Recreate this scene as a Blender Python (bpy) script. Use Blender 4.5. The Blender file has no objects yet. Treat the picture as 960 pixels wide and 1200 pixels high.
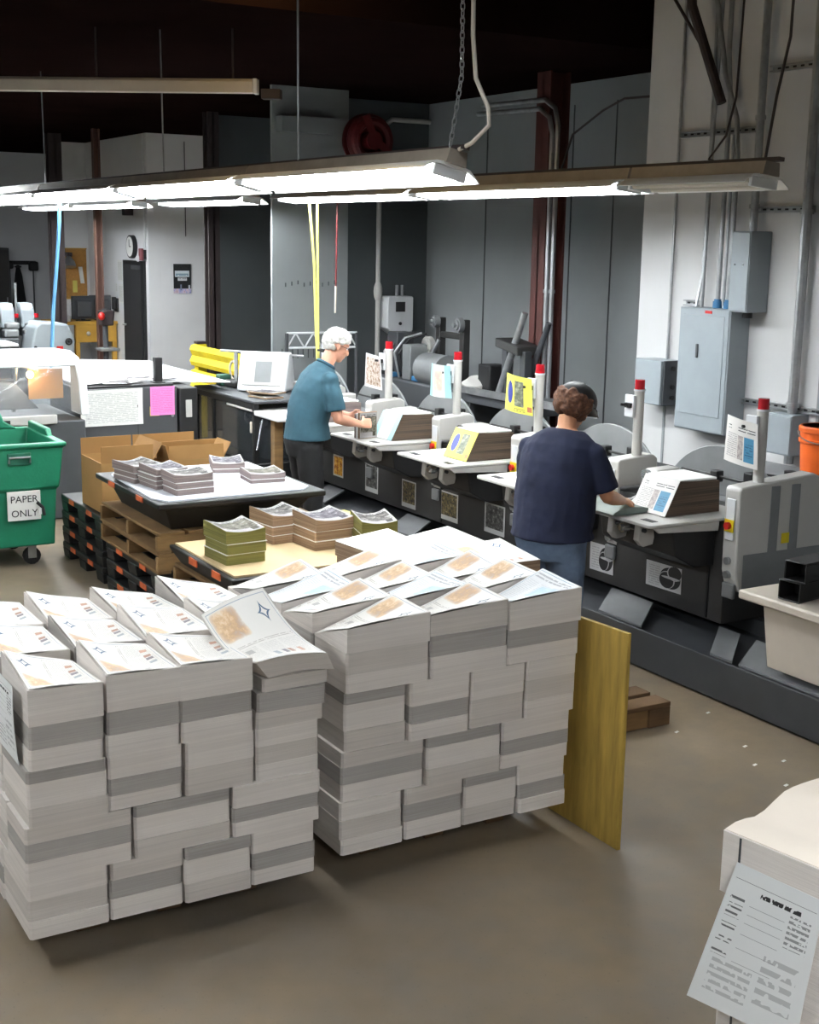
import bpy, bmesh, math, random
from mathutils import Vector, Matrix
random.seed(7)
PI = math.pi
COL = bpy.context.scene.collection

# ------------------------------------------------------------------ materials
def lin(c):
    c = c / 255.0
    return c / 12.92 if c <= 0.04045 else ((c + 0.055) / 1.055) ** 2.4
def rgb(r, g, b): return (lin(r), lin(g), lin(b), 1.0)

def base_mat(name):
    m = bpy.data.materials.new(name); m.use_nodes = True
    nt = m.node_tree; b = nt.nodes['Principled BSDF']
    return m, nt, b
def node(nt, typ, **kw):
    n = nt.nodes.new(typ)
    for k, v in kw.items():
        if k.startswith('i_'): n.inputs[k[2:].replace('_', ' ')].default_value = v
        else: setattr(n, k, v)
    return n
def mth(nt, op, a, b=None, c=None, clamp=False):
    n = nt.nodes.new('ShaderNodeMath'); n.operation = op; n.use_clamp = clamp
    for i, v in enumerate((a, b, c)):
        if v is None: continue
        if isinstance(v, (int, float)): n.inputs[i].default_value = v
        else: nt.links.new(v, n.inputs[i])
    return n.outputs[0]
def mixc(nt, fac, a, b):
    n = nt.nodes.new('ShaderNodeMix'); n.data_type = 'RGBA'
    if isinstance(fac, (int, float)): n.inputs[0].default_value = fac
    else: nt.links.new(fac, n.inputs[0])
    for i, v in ((6, a), (7, b)):
        if isinstance(v, tuple): n.inputs[i].default_value = v
        else: nt.links.new(v, n.inputs[i])
    return n.outputs[2]

def mat(name, c, rough=.55, metal=0.0, var=.08, scale=5.0, bump=0.0, bscale=60.0, stretch=(1, 1, 1)):
    m, nt, b = base_mat(name)
    tc = node(nt, 'ShaderNodeTexCoord'); mp = node(nt, 'ShaderNodeMapping')
    mp.inputs['Scale'].default_value = stretch
    nt.links.new(tc.outputs['Object'], mp.inputs[0])
    nz = node(nt, 'ShaderNodeTexNoise', i_Scale=scale, i_Detail=4.0, i_Roughness=.6)
    nt.links.new(mp.outputs[0], nz.inputs['Vector'])
    col = rgb(*c)
    lo = tuple(max(0, x * (1 - var * 2)) for x in col[:3]) + (1,)
    hi = tuple(min(1, x * (1 + var * 2)) for x in col[:3]) + (1,)
    f = mth(nt, 'MULTIPLY_ADD', nz.outputs['Fac'], 2.0, -.5, True)
    nt.links.new(mixc(nt, f, lo, hi), b.inputs['Base Color'])
    b.inputs['Roughness'].default_value = rough; b.inputs['Metallic'].default_value = metal
    if bump:
        n2 = node(nt, 'ShaderNodeTexNoise', i_Scale=bscale, i_Detail=3.0)
        nt.links.new(mp.outputs[0], n2.inputs['Vector'])
        bp = node(nt, 'ShaderNodeBump'); bp.inputs['Strength'].default_value = bump; bp.inputs['Distance'].default_value = .01
        nt.links.new(n2.outputs['Fac'], bp.inputs['Height']); nt.links.new(bp.outputs[0], b.inputs['Normal'])
    return m

def emit(name, c, s):
    m, nt, b = base_mat(name)
    b.inputs['Base Color'].default_value = (.8, .8, .8, 1)
    b.inputs['Emission Color'].default_value = rgb(*c); b.inputs['Emission Strength'].default_value = s
    return m

def edge_mat(name, c1, c2, fine=900.0, band=40.0, rough=.85, amt=.35):
    """stacked paper edges: thin level lines and broader bands across the local height"""
    m, nt, b = base_mat(name)
    tc = node(nt, 'ShaderNodeTexCoord')
    def nz(sx, sz, det=3.0):
        mp = node(nt, 'ShaderNodeMapping'); mp.inputs['Scale'].default_value = (sx, sx, sz)
        nt.links.new(tc.outputs['Object'], mp.inputs[0])
        n = node(nt, 'ShaderNodeTexNoise', i_Scale=1.0, i_Detail=det, i_Roughness=.65)
        nt.links.new(mp.outputs[0], n.inputs['Vector']); return n.outputs['Fac']
    a = nz(1.5, fine, 2.0); d = nz(1.0, band, 3.0)
    f = mth(nt, 'ADD', mth(nt, 'MULTIPLY', a, .5), mth(nt, 'MULTIPLY', d, .5))
    f = mth(nt, 'MULTIPLY_ADD', f, 3.2, -1.1, True)
    nt.links.new(mixc(nt, f, rgb(*c2), rgb(*c1)), b.inputs['Base Color'])
    b.inputs['Roughness'].default_value = rough
    bp = node(nt, 'ShaderNodeBump'); bp.inputs['Strength'].default_value = amt; bp.inputs['Distance'].default_value = .004
    nt.links.new(a, bp.inputs['Height']); nt.links.new(bp.outputs[0], b.inputs['Normal'])
    return m

class Page:
    """printed sheet drawn with nodes over the sheet's own UV"""
    def __init__(s, name, paper=(236, 233, 228), rough=.7):
        s.m, s.nt, s.b = base_mat(name)
        uv = node(s.nt, 'ShaderNodeUVMap'); uv.uv_map = 'UVMap'
        sp = node(s.nt, 'ShaderNodeSeparateXYZ'); s.nt.links.new(uv.outputs[0], sp.inputs[0])
        s.u, s.v = sp.outputs[0], sp.outputs[1]; s.uv = uv.outputs[0]
        s.col = rgb(*paper); s.b.inputs['Roughness'].default_value = rough
    def rect(s, u0, u1, v0, v1):
        nt = s.nt
        a = mth(nt, 'MULTIPLY', mth(nt, 'GREATER_THAN', s.u, u0), mth(nt, 'LESS_THAN', s.u, u1))
        c = mth(nt, 'MULTIPLY', mth(nt, 'GREATER_THAN', s.v, v0), mth(nt, 'LESS_THAN', s.v, v1))
        return mth(nt, 'MULTIPLY', a, c)
    def fill(s, mask, c):
        s.col = mixc(s.nt, mask, s.col, c if not isinstance(c, tuple) or len(c) == 4 else rgb(*c))
    def box(s, r, c): s.fill(s.rect(*r), c)
    def frame(s, r, w, c):
        u0, u1, v0, v1 = r
        s.fill(mth(s.nt, 'SUBTRACT', s.rect(*r), s.rect(u0 + w, u1 - w, v0 + w, v1 - w)), c)
    def text(s, r, rows, c=(95, 92, 90), sc=40, amount=.8):
        """rows of grey type"""
        nt = s.nt
        ln = mth(nt, 'LESS_THAN', mth(nt, 'FRACT', mth(nt, 'MULTIPLY', s.v, rows / max(1e-3, (r[3] - r[2])))), .5)
        mp = node(nt, 'ShaderNodeMapping'); mp.inputs['Scale'].default_value = (sc, rows / (r[3] - r[2]), 1)
        nt.links.new(s.uv, mp.inputs[0])
        nz = node(nt, 'ShaderNodeTexNoise', i_Scale=1.0, i_Detail=1.0); nt.links.new(mp.outputs[0], nz.inputs['Vector'])
        k = mth(nt, 'GREATER_THAN', nz.outputs['Fac'], .42)
        f = mth(nt, 'MULTIPLY', mth(nt, 'MULTIPLY', s.rect(*r), ln), mth(nt, 'MULTIPLY', k, amount))
        s.fill(f, c)
    def photo(s, r, cols, sc=5.0, seed=0.0, soft=False):
        nt = s.nt
        nz = node(nt, 'ShaderNodeTexNoise', i_Scale=sc, i_Detail=6.0, i_Roughness=.7); nz.noise_dimensions = '4D'
        nz.inputs['W'].default_value = seed
        nt.links.new(s.uv, nz.inputs['Vector'])
        cr = node(nt, 'ShaderNodeValToRGB'); nt.links.new(nz.outputs['Fac'], cr.inputs[0])
        e = cr.color_ramp.elements
        n = len(cols)
        while len(e) < n: e.new(.5)
        for i, c in enumerate(cols):
            e[i].position = .3 + .4 * i / max(1, n - 1); e[i].color = rgb(*c)
        mk = s.rect(*r)
        if soft:
            cu, cv = (r[0] + r[1]) / 2, (r[2] + r[3]) / 2
            du = mth(nt, 'DIVIDE', mth(nt, 'SUBTRACT', s.u, cu), (r[1] - r[0]) / 2); dv = mth(nt, 'DIVIDE', mth(nt, 'SUBTRACT', s.v, cv), (r[3] - r[2]) / 2)
            q = mth(nt, 'ADD', mth(nt, 'POWER', mth(nt, 'ABSOLUTE', du), 8.0), mth(nt, 'POWER', mth(nt, 'ABSOLUTE', dv), 8.0))
            q = mth(nt, 'MULTIPLY_ADD', nz.outputs['Fac'], 3.0, mth(nt, 'SUBTRACT', -.55, q))
            mk = mth(nt, 'MULTIPLY', mk, mth(nt, 'MULTIPLY', q, 1.0, None, True))
        s.fill(mk, cr.outputs[0])
    def star(s, cu, cv, ru, rv, c):
        nt = s.nt
        a = mth(nt, 'POWER', mth(nt, 'ABSOLUTE', mth(nt, 'DIVIDE', mth(nt, 'SUBTRACT', s.u, cu), ru)), .6)
        d = mth(nt, 'POWER', mth(nt, 'ABSOLUTE', mth(nt, 'DIVIDE', mth(nt, 'SUBTRACT', s.v, cv), rv)), .6)
        q = mth(nt, 'ADD', a, d)
        s.fill(mth(nt, 'MULTIPLY', mth(nt, 'LESS_THAN', q, 1.0), mth(nt, 'GREATER_THAN', q, .72)), c)
    def ellipse(s, cu, cv, ru, rv, c):
        nt = s.nt
        a = mth(nt, 'POWER', mth(nt, 'DIVIDE', mth(nt, 'SUBTRACT', s.u, cu), ru), 2.0)
        d = mth(nt, 'POWER', mth(nt, 'DIVIDE', mth(nt, 'SUBTRACT', s.v, cv), rv), 2.0)
        s.fill(mth(nt, 'LESS_THAN', mth(nt, 'ADD', a, d), 1.0), c)
    def done(s, emission=0):
        if isinstance(s.col, tuple): s.b.inputs['Base Color'].default_value = s.col
        else: s.nt.links.new(s.col, s.b.inputs['Base Color'])
        return s.m

# ------------------------------------------------------------------ mesh building
class MB:
    def __init__(s): s.v = []; s.f = []; s.uv = []
    def add(s, vs, fs, uvs=None):
        o = len(s.v); s.v += [Vector(p) for p in vs]
        for i, f in enumerate(fs):
            s.f.append([k + o for k in f]); s.uv.append(uvs[i] if uvs else None)
        return s
    def box(s, x0, x1, y0, y1, z0, z1):
        vs = [(x, y, z) for z in (z0, z1) for y in (y0, y1) for x in (x0, x1)]
        return s.add(vs, [(0, 2, 3, 1), (4, 5, 7, 6), (0, 1, 5, 4), (2, 6, 7, 3), (0, 4, 6, 2), (1, 3, 7, 5)])
    def prism(s, poly, axis, t0, t1):
        """poly: 2-D outline in the two other axes (in x,y,z order), extruded along axis"""
        n = len(poly)
        def P(a, b, t): return {'x': (t, a, b), 'y': (a, t, b), 'z': (a, b, t)}[axis]
        vs = [P(a, b, t0) for a, b in poly] + [P(a, b, t1) for a, b in poly]
        fs = [tuple(range(n)), tuple(range(2 * n - 1, n - 1, -1))] + [(i, (i + 1) % n, n + (i + 1) % n, n + i) for i in range(n)]
        return s.add(vs, fs)
    def loft(s, st, n=14, cap=True, side=None):
        """st: list of (centre, rx, ry[, side vector])"""
        cs = [Vector(t[0]) for t in st]; vs = []
        last = None
        for i, t in enumerate(st):
            a = cs[max(0, i - 1)]; b = cs[min(len(cs) - 1, i + 1)]
            T = (b - a).normalized() if (b - a).length > 1e-9 else Vector((0, 0, 1))
            sd = Vector(t[3]) if len(t) > 3 else (Vector(side) if side else (last if last else (Vector((0, 1, 0)) if abs(T.y) < .9 else Vector((1, 0, 0)))))
            sd = (sd - T * sd.dot(T)).normalized(); last = sd
            up = T.cross(sd)
            for k in range(n):
                an = 2 * PI * k / n
                vs.append(cs[i] + sd * (math.cos(an) * t[1]) + up * (math.sin(an) * t[2]))
        fs = []
        for i in range(len(st) - 1):
            for k in range(n):
                k2 = (k + 1) % n
                fs.append((i * n + k, i * n + k2, (i + 1) * n + k2, (i + 1) * n + k))
        if cap:
            fs.append(tuple(range(n - 1, -1, -1))); m = (len(st) - 1) * n; fs.append(tuple(range(m, m + n)))
        return s.add(vs, fs)
    def cyl(s, p0, p1, r, r2=None, n=14): return s.loft([(p0, r, r), (p1, r if r2 is None else r2, r if r2 is None else r2)], n)
    def tube(s, pts, r, n=8): return s.loft([(p, r, r) for p in pts], n)
    def ell(s, c, r, nu=16, nv=10, rot=None):
        vs = []; c = Vector(c)
        for j in range(nv + 1):
            t = PI * j / nv
            for i in range(nu):
                a = 2 * PI * i / nu
                p = Vector((r[0] * math.sin(t) * math.cos(a), r[1] * math.sin(t) * math.sin(a), r[2] * math.cos(t)))
                if rot: p = rot @ p
                vs.append(c + p)
        fs = [(j * nu + i, j * nu + (i + 1) % nu, (j + 1) * nu + (i + 1) % nu, (j + 1) * nu + i) for j in range(nv) for i in range(nu)]
        return s.add(vs, fs)
    def torus(s, c, R, r, axis='z', nu=28, nv=8):
        pts = []; vs = []; c = Vector(c)
        for i in range(nu):
            a = 2 * PI * i / nu
            for j in range(nv):
                b = 2 * PI * j / nv
                x, y, z = (R + r * math.cos(b)) * math.cos(a), (R + r * math.cos(b)) * math.sin(a), r * math.sin(b)
                vs.append(c + Vector({'z': (x, y, z), 'y': (x, z, y), 'x': (z, x, y)}[axis]))
        fs = [(i * nv + j, ((i + 1) % nu) * nv + j, ((i + 1) % nu) * nv + (j + 1) % nv, i * nv + (j + 1) % nv) for i in range(nu) for j in range(nv)]
        return s.add(vs, fs)
    def sheet(s, fn, nu=6, nv=6, th=.0015):
        """thin two-sided sheet with thickness; fn(u,v)->point"""
        g = [[Vector(fn(i / nu, j / nv)) for i in range(nu + 1)] for j in range(nv + 1)]
        du = g[0][-1] - g[0][0]; dv = g[-1][0] - g[0][0]; N = du.cross(dv).normalized() * th
        top = [g[j][i] for j in range(nv + 1) for i in range(nu + 1)]; W = nu + 1; K = len(top)
        fs = []; uvs = []
        def uvq(j, i): return (i / nu, j / nv)
        for j in range(nv):
            for i in range(nu):
                q = [(j, i), (j, i + 1), (j + 1, i + 1), (j + 1, i)]
                fs.append(tuple(a * W + b for a, b in q)); uvs.append([uvq(*k) for k in q])
                fs.append(tuple(K + a * W + b for a, b in reversed(q))); uvs.append([(.005, .995)] * 4)
        rim = [(0, i) for i in range(nu)] + [(j, nu) for j in range(nv)] + [(nv, i) for i in range(nu, 0, -1)] + [(j, 0) for j in range(nv, 0, -1)]
        for k in range(len(rim)):
            a, b = rim[k], rim[(k + 1) % len(rim)]
            A, B = a[0] * W + a[1], b[0] * W + b[1]
            fs.append((A, K + A, K + B, B)); uvs.append([(.005, .995)] * 4)
        return s.add(top + [p - N for p in top], fs, uvs)
    def xf(s, M): s.v = [M @ p for p in s.v]; return s

def mesh_from(name, mb, off=Vector((0, 0, 0)), sharp=35):
    me = bpy.data.meshes.new(name)
    me.from_pydata([tuple(p - off) for p in mb.v], [], mb.f)
    if any(u is not None for u in mb.uv):
        l = me.uv_layers.new(name='UVMap'); k = 0
        for fi, f in enumerate(mb.f):
            for j in range(len(f)):
                l.data[k].uv = mb.uv[fi][j] if mb.uv[fi] else (.005, .995); k += 1
    bm = bmesh.new(); bm.from_mesh(me); bmesh.ops.recalc_face_normals(bm, faces=bm.faces[:]); bm.to_mesh(me); bm.free()
    for p in me.polygons: p.use_smooth = True
    me.set_sharp_from_angle(angle=math.radians(sharp))
    me.update()
    return me

def obj(name, mb, m, parent=None, off=(0, 0, 0), bevel=0, sharp=35, label=None):
    me = mesh_from(name, mb, Vector(off), sharp)
    me.materials.append(m)
    o = bpy.data.objects.new(name, me); COL.objects.link(o)
    if parent: o.parent = parent
    if bevel:
        b = o.modifiers.new('bevel', 'BEVEL'); b.width = bevel; b.segments = 2; b.limit_method = 'ANGLE'; b.angle_limit = math.radians(40)
    if label: o['label'] = label
    return o

class Thing:
    def __init__(s, name, label, cat, loc=(0, 0, 0), group=None, rotz=0):
        s.o = bpy.data.objects.new(name, None); COL.objects.link(s.o); s.o.empty_display_size = .1
        s.loc = Vector(loc); s.o.location = s.loc; s.o.rotation_euler = (0, 0, rotz)
        s.o['label'] = label; s.o['category'] = cat
        if group: s.o['group'] = group
    def part(s, name, mb, m, bevel=0, under=None, local=False, sharp=35, label=None):
        return obj(name, mb, m, under or s.o, (0, 0, 0) if local else s.loc, bevel, sharp, label)

def single(name, label, cat, mb, m, loc=None, group=None, bevel=0, sharp=35):
    if loc is None:
        loc = sum(mb.v, Vector()) / len(mb.v); loc.z = min(p.z for p in mb.v)
    loc = Vector(loc)
    o = obj(name, mb, m, None, loc, bevel, sharp); o.location = loc
    o['label'] = label; o['category'] = cat
    if group: o['group'] = group
    return o

def struct(name, mb, m, label=None, bevel=0):
    loc = sum(mb.v, Vector()) / len(mb.v); loc.z = min(p.z for p in mb.v)
    o = obj(name, mb, m, None, loc, bevel); o.location = loc; o['kind'] = 'structure'
    if label: o['label'] = label
    return o

def copy_thing(T, loc, label, group=None, rotz=None):
    """copies an Empty-rooted thing with its parts and sub-parts"""
    def rec(o, parent):
        c = o.copy(); COL.objects.link(c); c.parent = parent
        for ch in o.children: rec(ch, c)
        return c
    kids = list(T.o.children)
    c = T.o.copy(); COL.objects.link(c)
    for k in kids: rec(k, c)
    c.location = loc; c['label'] = label
    if group: c['group'] = group
    if rotz is not None: c.rotation_euler = (0, 0, rotz)
    return c

def text_mb(s, size, M, depth=.0008):
    """lettering as a flat thin mesh; M places it (text lies in local XY)"""
    cu = bpy.data.curves.new('t', 'FONT'); cu.body = s; cu.size = size; cu.align_x = 'CENTER'; cu.align_y = 'CENTER'; cu.extrude = depth
    cu.resolution_u = 3
    o = bpy.data.objects.new('t', cu); COL.objects.link(o)
    dg = bpy.context.evaluated_depsgraph_get(); me = bpy.data.meshes.new_from_object(o.evaluated_get(dg))
    mb = MB(); mb.add([M @ v.co for v in me.vertices], [tuple(p.vertices) for p in me.polygons])
    bpy.data.objects.remove(o); bpy.data.curves.remove(cu); bpy.data.meshes.remove(me)
    return mb

def fuse(name, mb, m, voxel, smooth=4, parent=None, jitter=0, jscale=.022):
    """one continuous skin from overlapping closed forms"""
    me = mesh_from(name, mb)
    o = bpy.data.objects.new(name, me); COL.objects.link(o)
    r = o.modifiers.new('r', 'REMESH'); r.mode = 'VOXEL'; r.voxel_size = voxel
    if jitter:
        t = bpy.data.textures.new('c', 'CLOUDS'); t.noise_scale = jscale
        d = o.modifiers.new('d', 'DISPLACE'); d.texture = t; d.strength = jitter; d.mid_level = .5
    if smooth:
        sm = o.modifiers.new('s', 'SMOOTH'); sm.factor = .5; sm.iterations = smooth
    dg = bpy.context.evaluated_depsgraph_get(); me2 = bpy.data.meshes.new_from_object(o.evaluated_get(dg))
    o.modifiers.clear(); o.data = me2; me2.name = name
    me2.materials.clear(); me2.materials.append(m)
    for p in me2.polygons: p.use_smooth = True
    if parent: o.parent = parent
    return o
EXPOSURE = 1.15; WORLD = 0.10; LAMP = 34.0
# ------------------------------------------------------------------ the materials of this place
white_wall = mat('white wall paint', (228, 229, 230), .6, 0, .03, 1.2)
pale_wall = mat('pale grey wall paint', (196, 196, 195), .65, 0, .03, 1.2)
grey_wall = mat('grey wall paint', (138, 142, 143), .7, 0, .05, 1.0)
dark_wall = mat('dark brown upper lining', (24, 15, 14), .95, 0, .15, 1.5)
slate_wall = mat('slate wall paint', (78, 83, 85), .7, 0, .05, 1.0)
brown_steel = mat('red brown painted steel', (82, 40, 34), .6, 0, .15, 4)
tan_steel = mat('brown grey steel', (98, 70, 60), .5, 0, .12, 4)
dark_steel = mat('dark painted steel', (52, 42, 42), .6, 0, .15, 4)
galv = mat('galvanised steel', (165, 167, 168), .38, .75, .12, 9)
grey_box = mat('grey enamel', (142, 150, 154), .45, 0, .04, 3)
dark_grey = mat('dark grey enamel', (66, 68, 71), .5, 0, .08, 3)
mid_grey = mat('grey painted plate', (128, 130, 131), .42, .2, .07, 4)
charcoal = mat('charcoal machine paint', (50, 49, 48), .5, 0, .12, 3)
blackp = mat('black plastic', (24, 24, 25), .5, 0, .1, 6)
black_metal = mat('black painted tube', (28, 28, 27), .45, .1, .12, 8)
off_white = mat('off white enamel', (192, 190, 185), .45, 0, .04, 3)
cream = mat('cream enamel', (200, 190, 176), .5, 0, .04, 3)
white_plastic = mat('white plastic', (222, 224, 226), .4, 0, .02, 3)
reflector = mat('white reflector enamel', (235, 235, 232), .4, 0, .02, 3)
beam_metal = mat('lamp channel', (150, 140, 128), .55, .2, .1, 5)
red_lamp = mat('red lens', (176, 22, 34), .25, 0, .05, 3)
red_btn = mat('red button', (190, 30, 24), .4, 0, .03, 3)
yellow_p = mat('yellow paint', (222, 200, 26), .5, 0, .06, 4)
orange_p = mat('orange plastic', (226, 98, 26), .45, 0, .05, 3)
orange_d = mat('dull orange mark', (196, 92, 46), .7, 0, .15, 14)
green_p = mat('green polyethylene', (22, 120, 88), .5, 0, .07, 2.2, .15, 40)
blue_p = mat('blue plastic', (52, 108, 150), .45, 0, .06, 4)
card = mat('corrugated cardboard', (156, 118, 68), .85, 0, .06, 3)
card_in = mat('cardboard inside', (146, 108, 60), .9, 0, .06, 3)
pine = mat('pallet pine', (118, 90, 54), .85, 0, .2, 3, .2, 30, (1, 1, 6))
dark_pine = mat('weathered pallet wood', (92, 68, 42), .9, 0, .25, 3, .2, 30, (1, 1, 6))
ply = mat('yellow plywood', (164, 134, 58), .7, 0, .16, 5, .12, 30, (6, 6, .7))
tan_board = mat('tan board', (196, 172, 132), .75, 0, .03, 2)
white_sheet = mat('white slip sheet', (232, 235, 242), .6, 0, .015, 2)
desk_wood = mat('yellow desk wood', (186, 142, 54), .6, 0, .1, 3)
cork = mat('cork', (176, 128, 66), .9, 0, .1, 30)
white_paper = mat('white paper', (232, 232, 228), .75, 0, .02, 4)
pink_paper = mat('pink paper', (238, 130, 196), .75, 0, .03, 4)
yellow_paper = mat('yellow paper', (226, 214, 110), .75, 0, .03, 4)
side_light = edge_mat('newspaper edges pale', (232, 225, 218), (204, 196, 189))
side_mid = edge_mat('newspaper edges middle', (216, 208, 200), (184, 177, 170))
side_dark = edge_mat('newspaper folds grey', (180, 174, 168), (142, 137, 132))
brown_edge = edge_mat('brochure edges brown', (176, 150, 122), (112, 86, 66), 700, 90)
olive_edge = edge_mat('brochure edges olive', (146, 142, 74), (88, 84, 38), 700, 60)
dark_edge = edge_mat('signature edges dark', (112, 92, 74), (40, 34, 30), 600, 110)
rainbow_edge = edge_mat('booklet edges', (160, 144, 136), (80, 70, 76), 600, 120)
skin = mat('skin', (206, 150, 124), .5, 0, .06, 9)
skin2 = mat('skin tanned', (198, 142, 106), .5, 0, .06, 9)
dark_wall.node_tree.nodes['Principled BSDF'].inputs['Specular IOR Level'].default_value = 0
white_hair = mat('white hair', (190, 188, 182), .8, 0, .12, 60, .4, 200)
brown_hair = mat('red brown hair', (92, 58, 38), .75, 0, .3, 60, .5, 200)
teal_cloth = mat('teal cotton', (46, 82, 96), .85, 0, .07, 12, .2, 260)
navy_cloth = mat('navy cotton', (17, 24, 50), .9, 0, .1, 12, .2, 260)
black_cloth = mat('black trousers', (26, 26, 28), .9, 0, .12, 10, .2, 200)
jean_cloth = mat('blue denim', (104, 122, 148), .85, 0, .16, 9, .3, 300)
shoe_m = mat('dark shoe', (34, 32, 32), .6, 0, .1, 8)
rubber = mat('black rubber', (22, 22, 22), .8, 0, .1, 8)
chrome = mat('polished steel', (196, 198, 200), .22, .9, .04, 6)
hose_red = mat('red hose', (96, 22, 25), .5, 0, .1, 6)
hose_yellow = mat('yellow hose', (200, 196, 110), .5, 0, .06, 6)
hose_blue = mat('blue cable', (92, 148, 190), .5, 0, .05, 6)
ink = mat('black ink', (40, 40, 42), .7, 0, .05, 6)
glow_tube = emit('lit fluorescent tube', (244, 250, 255), LAMP)
dead_tube = mat('unlit fluorescent tube', (196, 190, 176), .3, 0, .03, 4)
warm_glow = emit('warm lamp', (255, 214, 140), 25.0)

def glass_mat(name, c, alpha, rough=.08):
    m, nt, b = base_mat(name)
    b.inputs['Base Color'].default_value = rgb(*c); b.inputs['Roughness'].default_value = rough
    nz = node(nt, 'ShaderNodeTexNoise', i_Scale=4.0, i_Detail=4.0)
    tc = node(nt, 'ShaderNodeTexCoord'); nt.links.new(tc.outputs['Object'], nz.inputs['Vector'])
    nt.links.new(mth(nt, 'MULTIPLY_ADD', nz.outputs['Fac'], .15, alpha - .07), b.inputs['Alpha'])
    return m
clear_hood = glass_mat('clear hood plastic', (190, 196, 200), .12)
smoke_glass = glass_mat('smoked guard window', (60, 64, 68), .55)

def floor_mat():
    m, nt, b = base_mat('worn concrete')
    tc = node(nt, 'ShaderNodeTexCoord')
    def nz(s, d=5.0): 
        n = node(nt, 'ShaderNodeTexNoise', i_Scale=s, i_Detail=d, i_Roughness=.62); nt.links.new(tc.outputs['Object'], n.inputs['Vector']); return n.outputs['Fac']
    a = nz(.55); f = nz(6.0); g = nz(60.0, 2.0)
    c = mixc(nt, mth(nt, 'MULTIPLY_ADD', a, 2.6, -.8, True), rgb(98, 88, 74), rgb(142, 124, 100))
    c = mixc(nt, mth(nt, 'MULTIPLY_ADD', f, 1.4, -.55, True), c, rgb(120, 114, 106))
    c = mixc(nt, mth(nt, 'MULTIPLY_ADD', g, 3.0, -1.9, True), c, rgb(84, 78, 70))
    nt.links.new(c, b.inputs['Base Color'])
    nt.links.new(mth(nt, 'MULTIPLY_ADD', f, .3, .32), b.inputs['Roughness'])
    return m
concrete = floor_mat()

def news_page(name, seed, flip=False, warm=True):
    p = Page(name, (238, 234, 228))
    p.text((.06, .94, .44, .49), 2, (170, 160, 152), 18, .6)
    for a in (.06, .37, .67): p.text((a, a + .27, .06, .42), 16, (196, 192, 186), 60, .5)
    p.frame((.03, .97, .03, .97), .008, (176, 180, 190))
    p.photo((.04, .46, .58, .96), [(104, 68, 34), (176, 126, 74), (224, 194, 156), (240, 232, 224)] if warm else [(110, 140, 160), (170, 190, 205), (226, 230, 232)], 5.0, seed, True)
    p.star(.80, .78, .11, .13, (88, 108, 132))
    for i, (u, c) in enumerate(((.40, (170, 176, 180)), (.52, (140, 134, 138)), (.60, (180, 146, 128)), (.74, (196, 156, 134)))):
        p.box((u, u + .06, .10, .20), c)
    p.box((.14, .24, .30, .38), (190, 186, 182))
    return p.done()
PAGES = [news_page('newspaper front page %s' % c, s) for c, s in zip('abc', (1.3, 4.7, 9.1))]
def inside_page(name, seed):
    p = Page(name, (236, 236, 236))
    for i in range(3):
        p.text((.06 + i * .31, .32 + i * .31, .06, .80), 26, (196, 198, 200), 60, .5)
    p.text((.06, .94, .84, .94), 2, (150, 150, 156), 16, .7)
    p.photo((.40, .92, .45, .78), [(120, 170, 196), (190, 214, 224), (236, 240, 240)], 6.0, seed, True)
    p.frame((.03, .97, .03, .97), .008, (140, 170, 190))
    return p.done()
PAGES_B = [inside_page('newspaper inside page %s' % c, s) for c, s in zip('ab', (2.2, 6.6))]
def cover(name, seed, cols, paper=(150, 148, 146)):
    p = Page(name, paper, .8)
    p.photo((.04, .96, .22, .84), cols, 5.0, seed)
    p.text((.08, .92, .83, .95), 2, (40, 40, 50), 10, 1)
    p.text((.08, .70, .06, .26), 7, (120, 116, 116), 40)
    p.box((.74, .92, .06, .24), cols[1])
    return p.done()
COVERS = [cover('brochure cover a', 3.1, [(14, 13, 14), (40, 36, 34), (96, 92, 88), (172, 170, 168)]),
          cover('brochure cover b', 5.9, [(20, 22, 16), (56, 52, 38), (104, 100, 88), (172, 170, 166)]),
          cover('brochure cover c', 8.4, [(18, 15, 24), (50, 45, 54), (98, 94, 100), (172, 170, 174)])]
def aqua_page():
    p = Page('aqua figure sheet', (226, 230, 228), .4)
    p.box((0, .24, 0, 1), (150, 200, 202)); p.box((.80, 1, 0, 1), (160, 200, 206))
    p.photo((.3, .74, .15, .85), [(170, 60, 50), (206, 190, 170), (238, 232, 226)], 5.0, 2.0, True)
    return p.done()
def yellow_page():
    p = Page('yellow sheet with blue oval', (226, 222, 96), .4)
    p.ellipse(.26, .52, .13, .30, (46, 58, 150))
    p.photo((.46, .76, .18, .86), [(40, 44, 40), (110, 116, 100), (200, 200, 176)], 6.0, 3.0)
    p.box((.86, .98, .08, .22), (196, 120, 90)); p.text((.44, .8, .03, .13), 2, (80, 80, 60), 30)
    return p.done()
def photo_page():
    p = Page('photo collage sheet', (226, 224, 222), .35)
    p.photo((.06, .94, .08, .90), [(60, 46, 40), (150, 120, 96), (216, 206, 196), (190, 90, 70)], 9.0, 1.0)
    return p.done()
def magazine_page():
    p = Page('white sheet with blue block', (236, 233, 228), .45)
    p.text((.08, .42, .12, .66), 12, (170, 166, 166), 40, .8)
    p.photo((.44, .60, .12, .64), [(110, 100, 104), (190, 180, 176), (226, 220, 210)], 12.0, 5.0)
    p.box((.63, .90, .10, .64), (84, 150, 186)); p.text((.66, .87, .2, .5), 5, (50, 96, 130), 20)
    p.text((.44, .94, .74, .82), 1, (60, 60, 66), 14, 1); p.text((.10, .2, .74, .82), 1, (60, 60, 66), 14, 1)
    return p.done()
AQUA, YELLOW, PHOTO, MAGAZINE = aqua_page(), yellow_page(), photo_page(), magazine_page()
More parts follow.
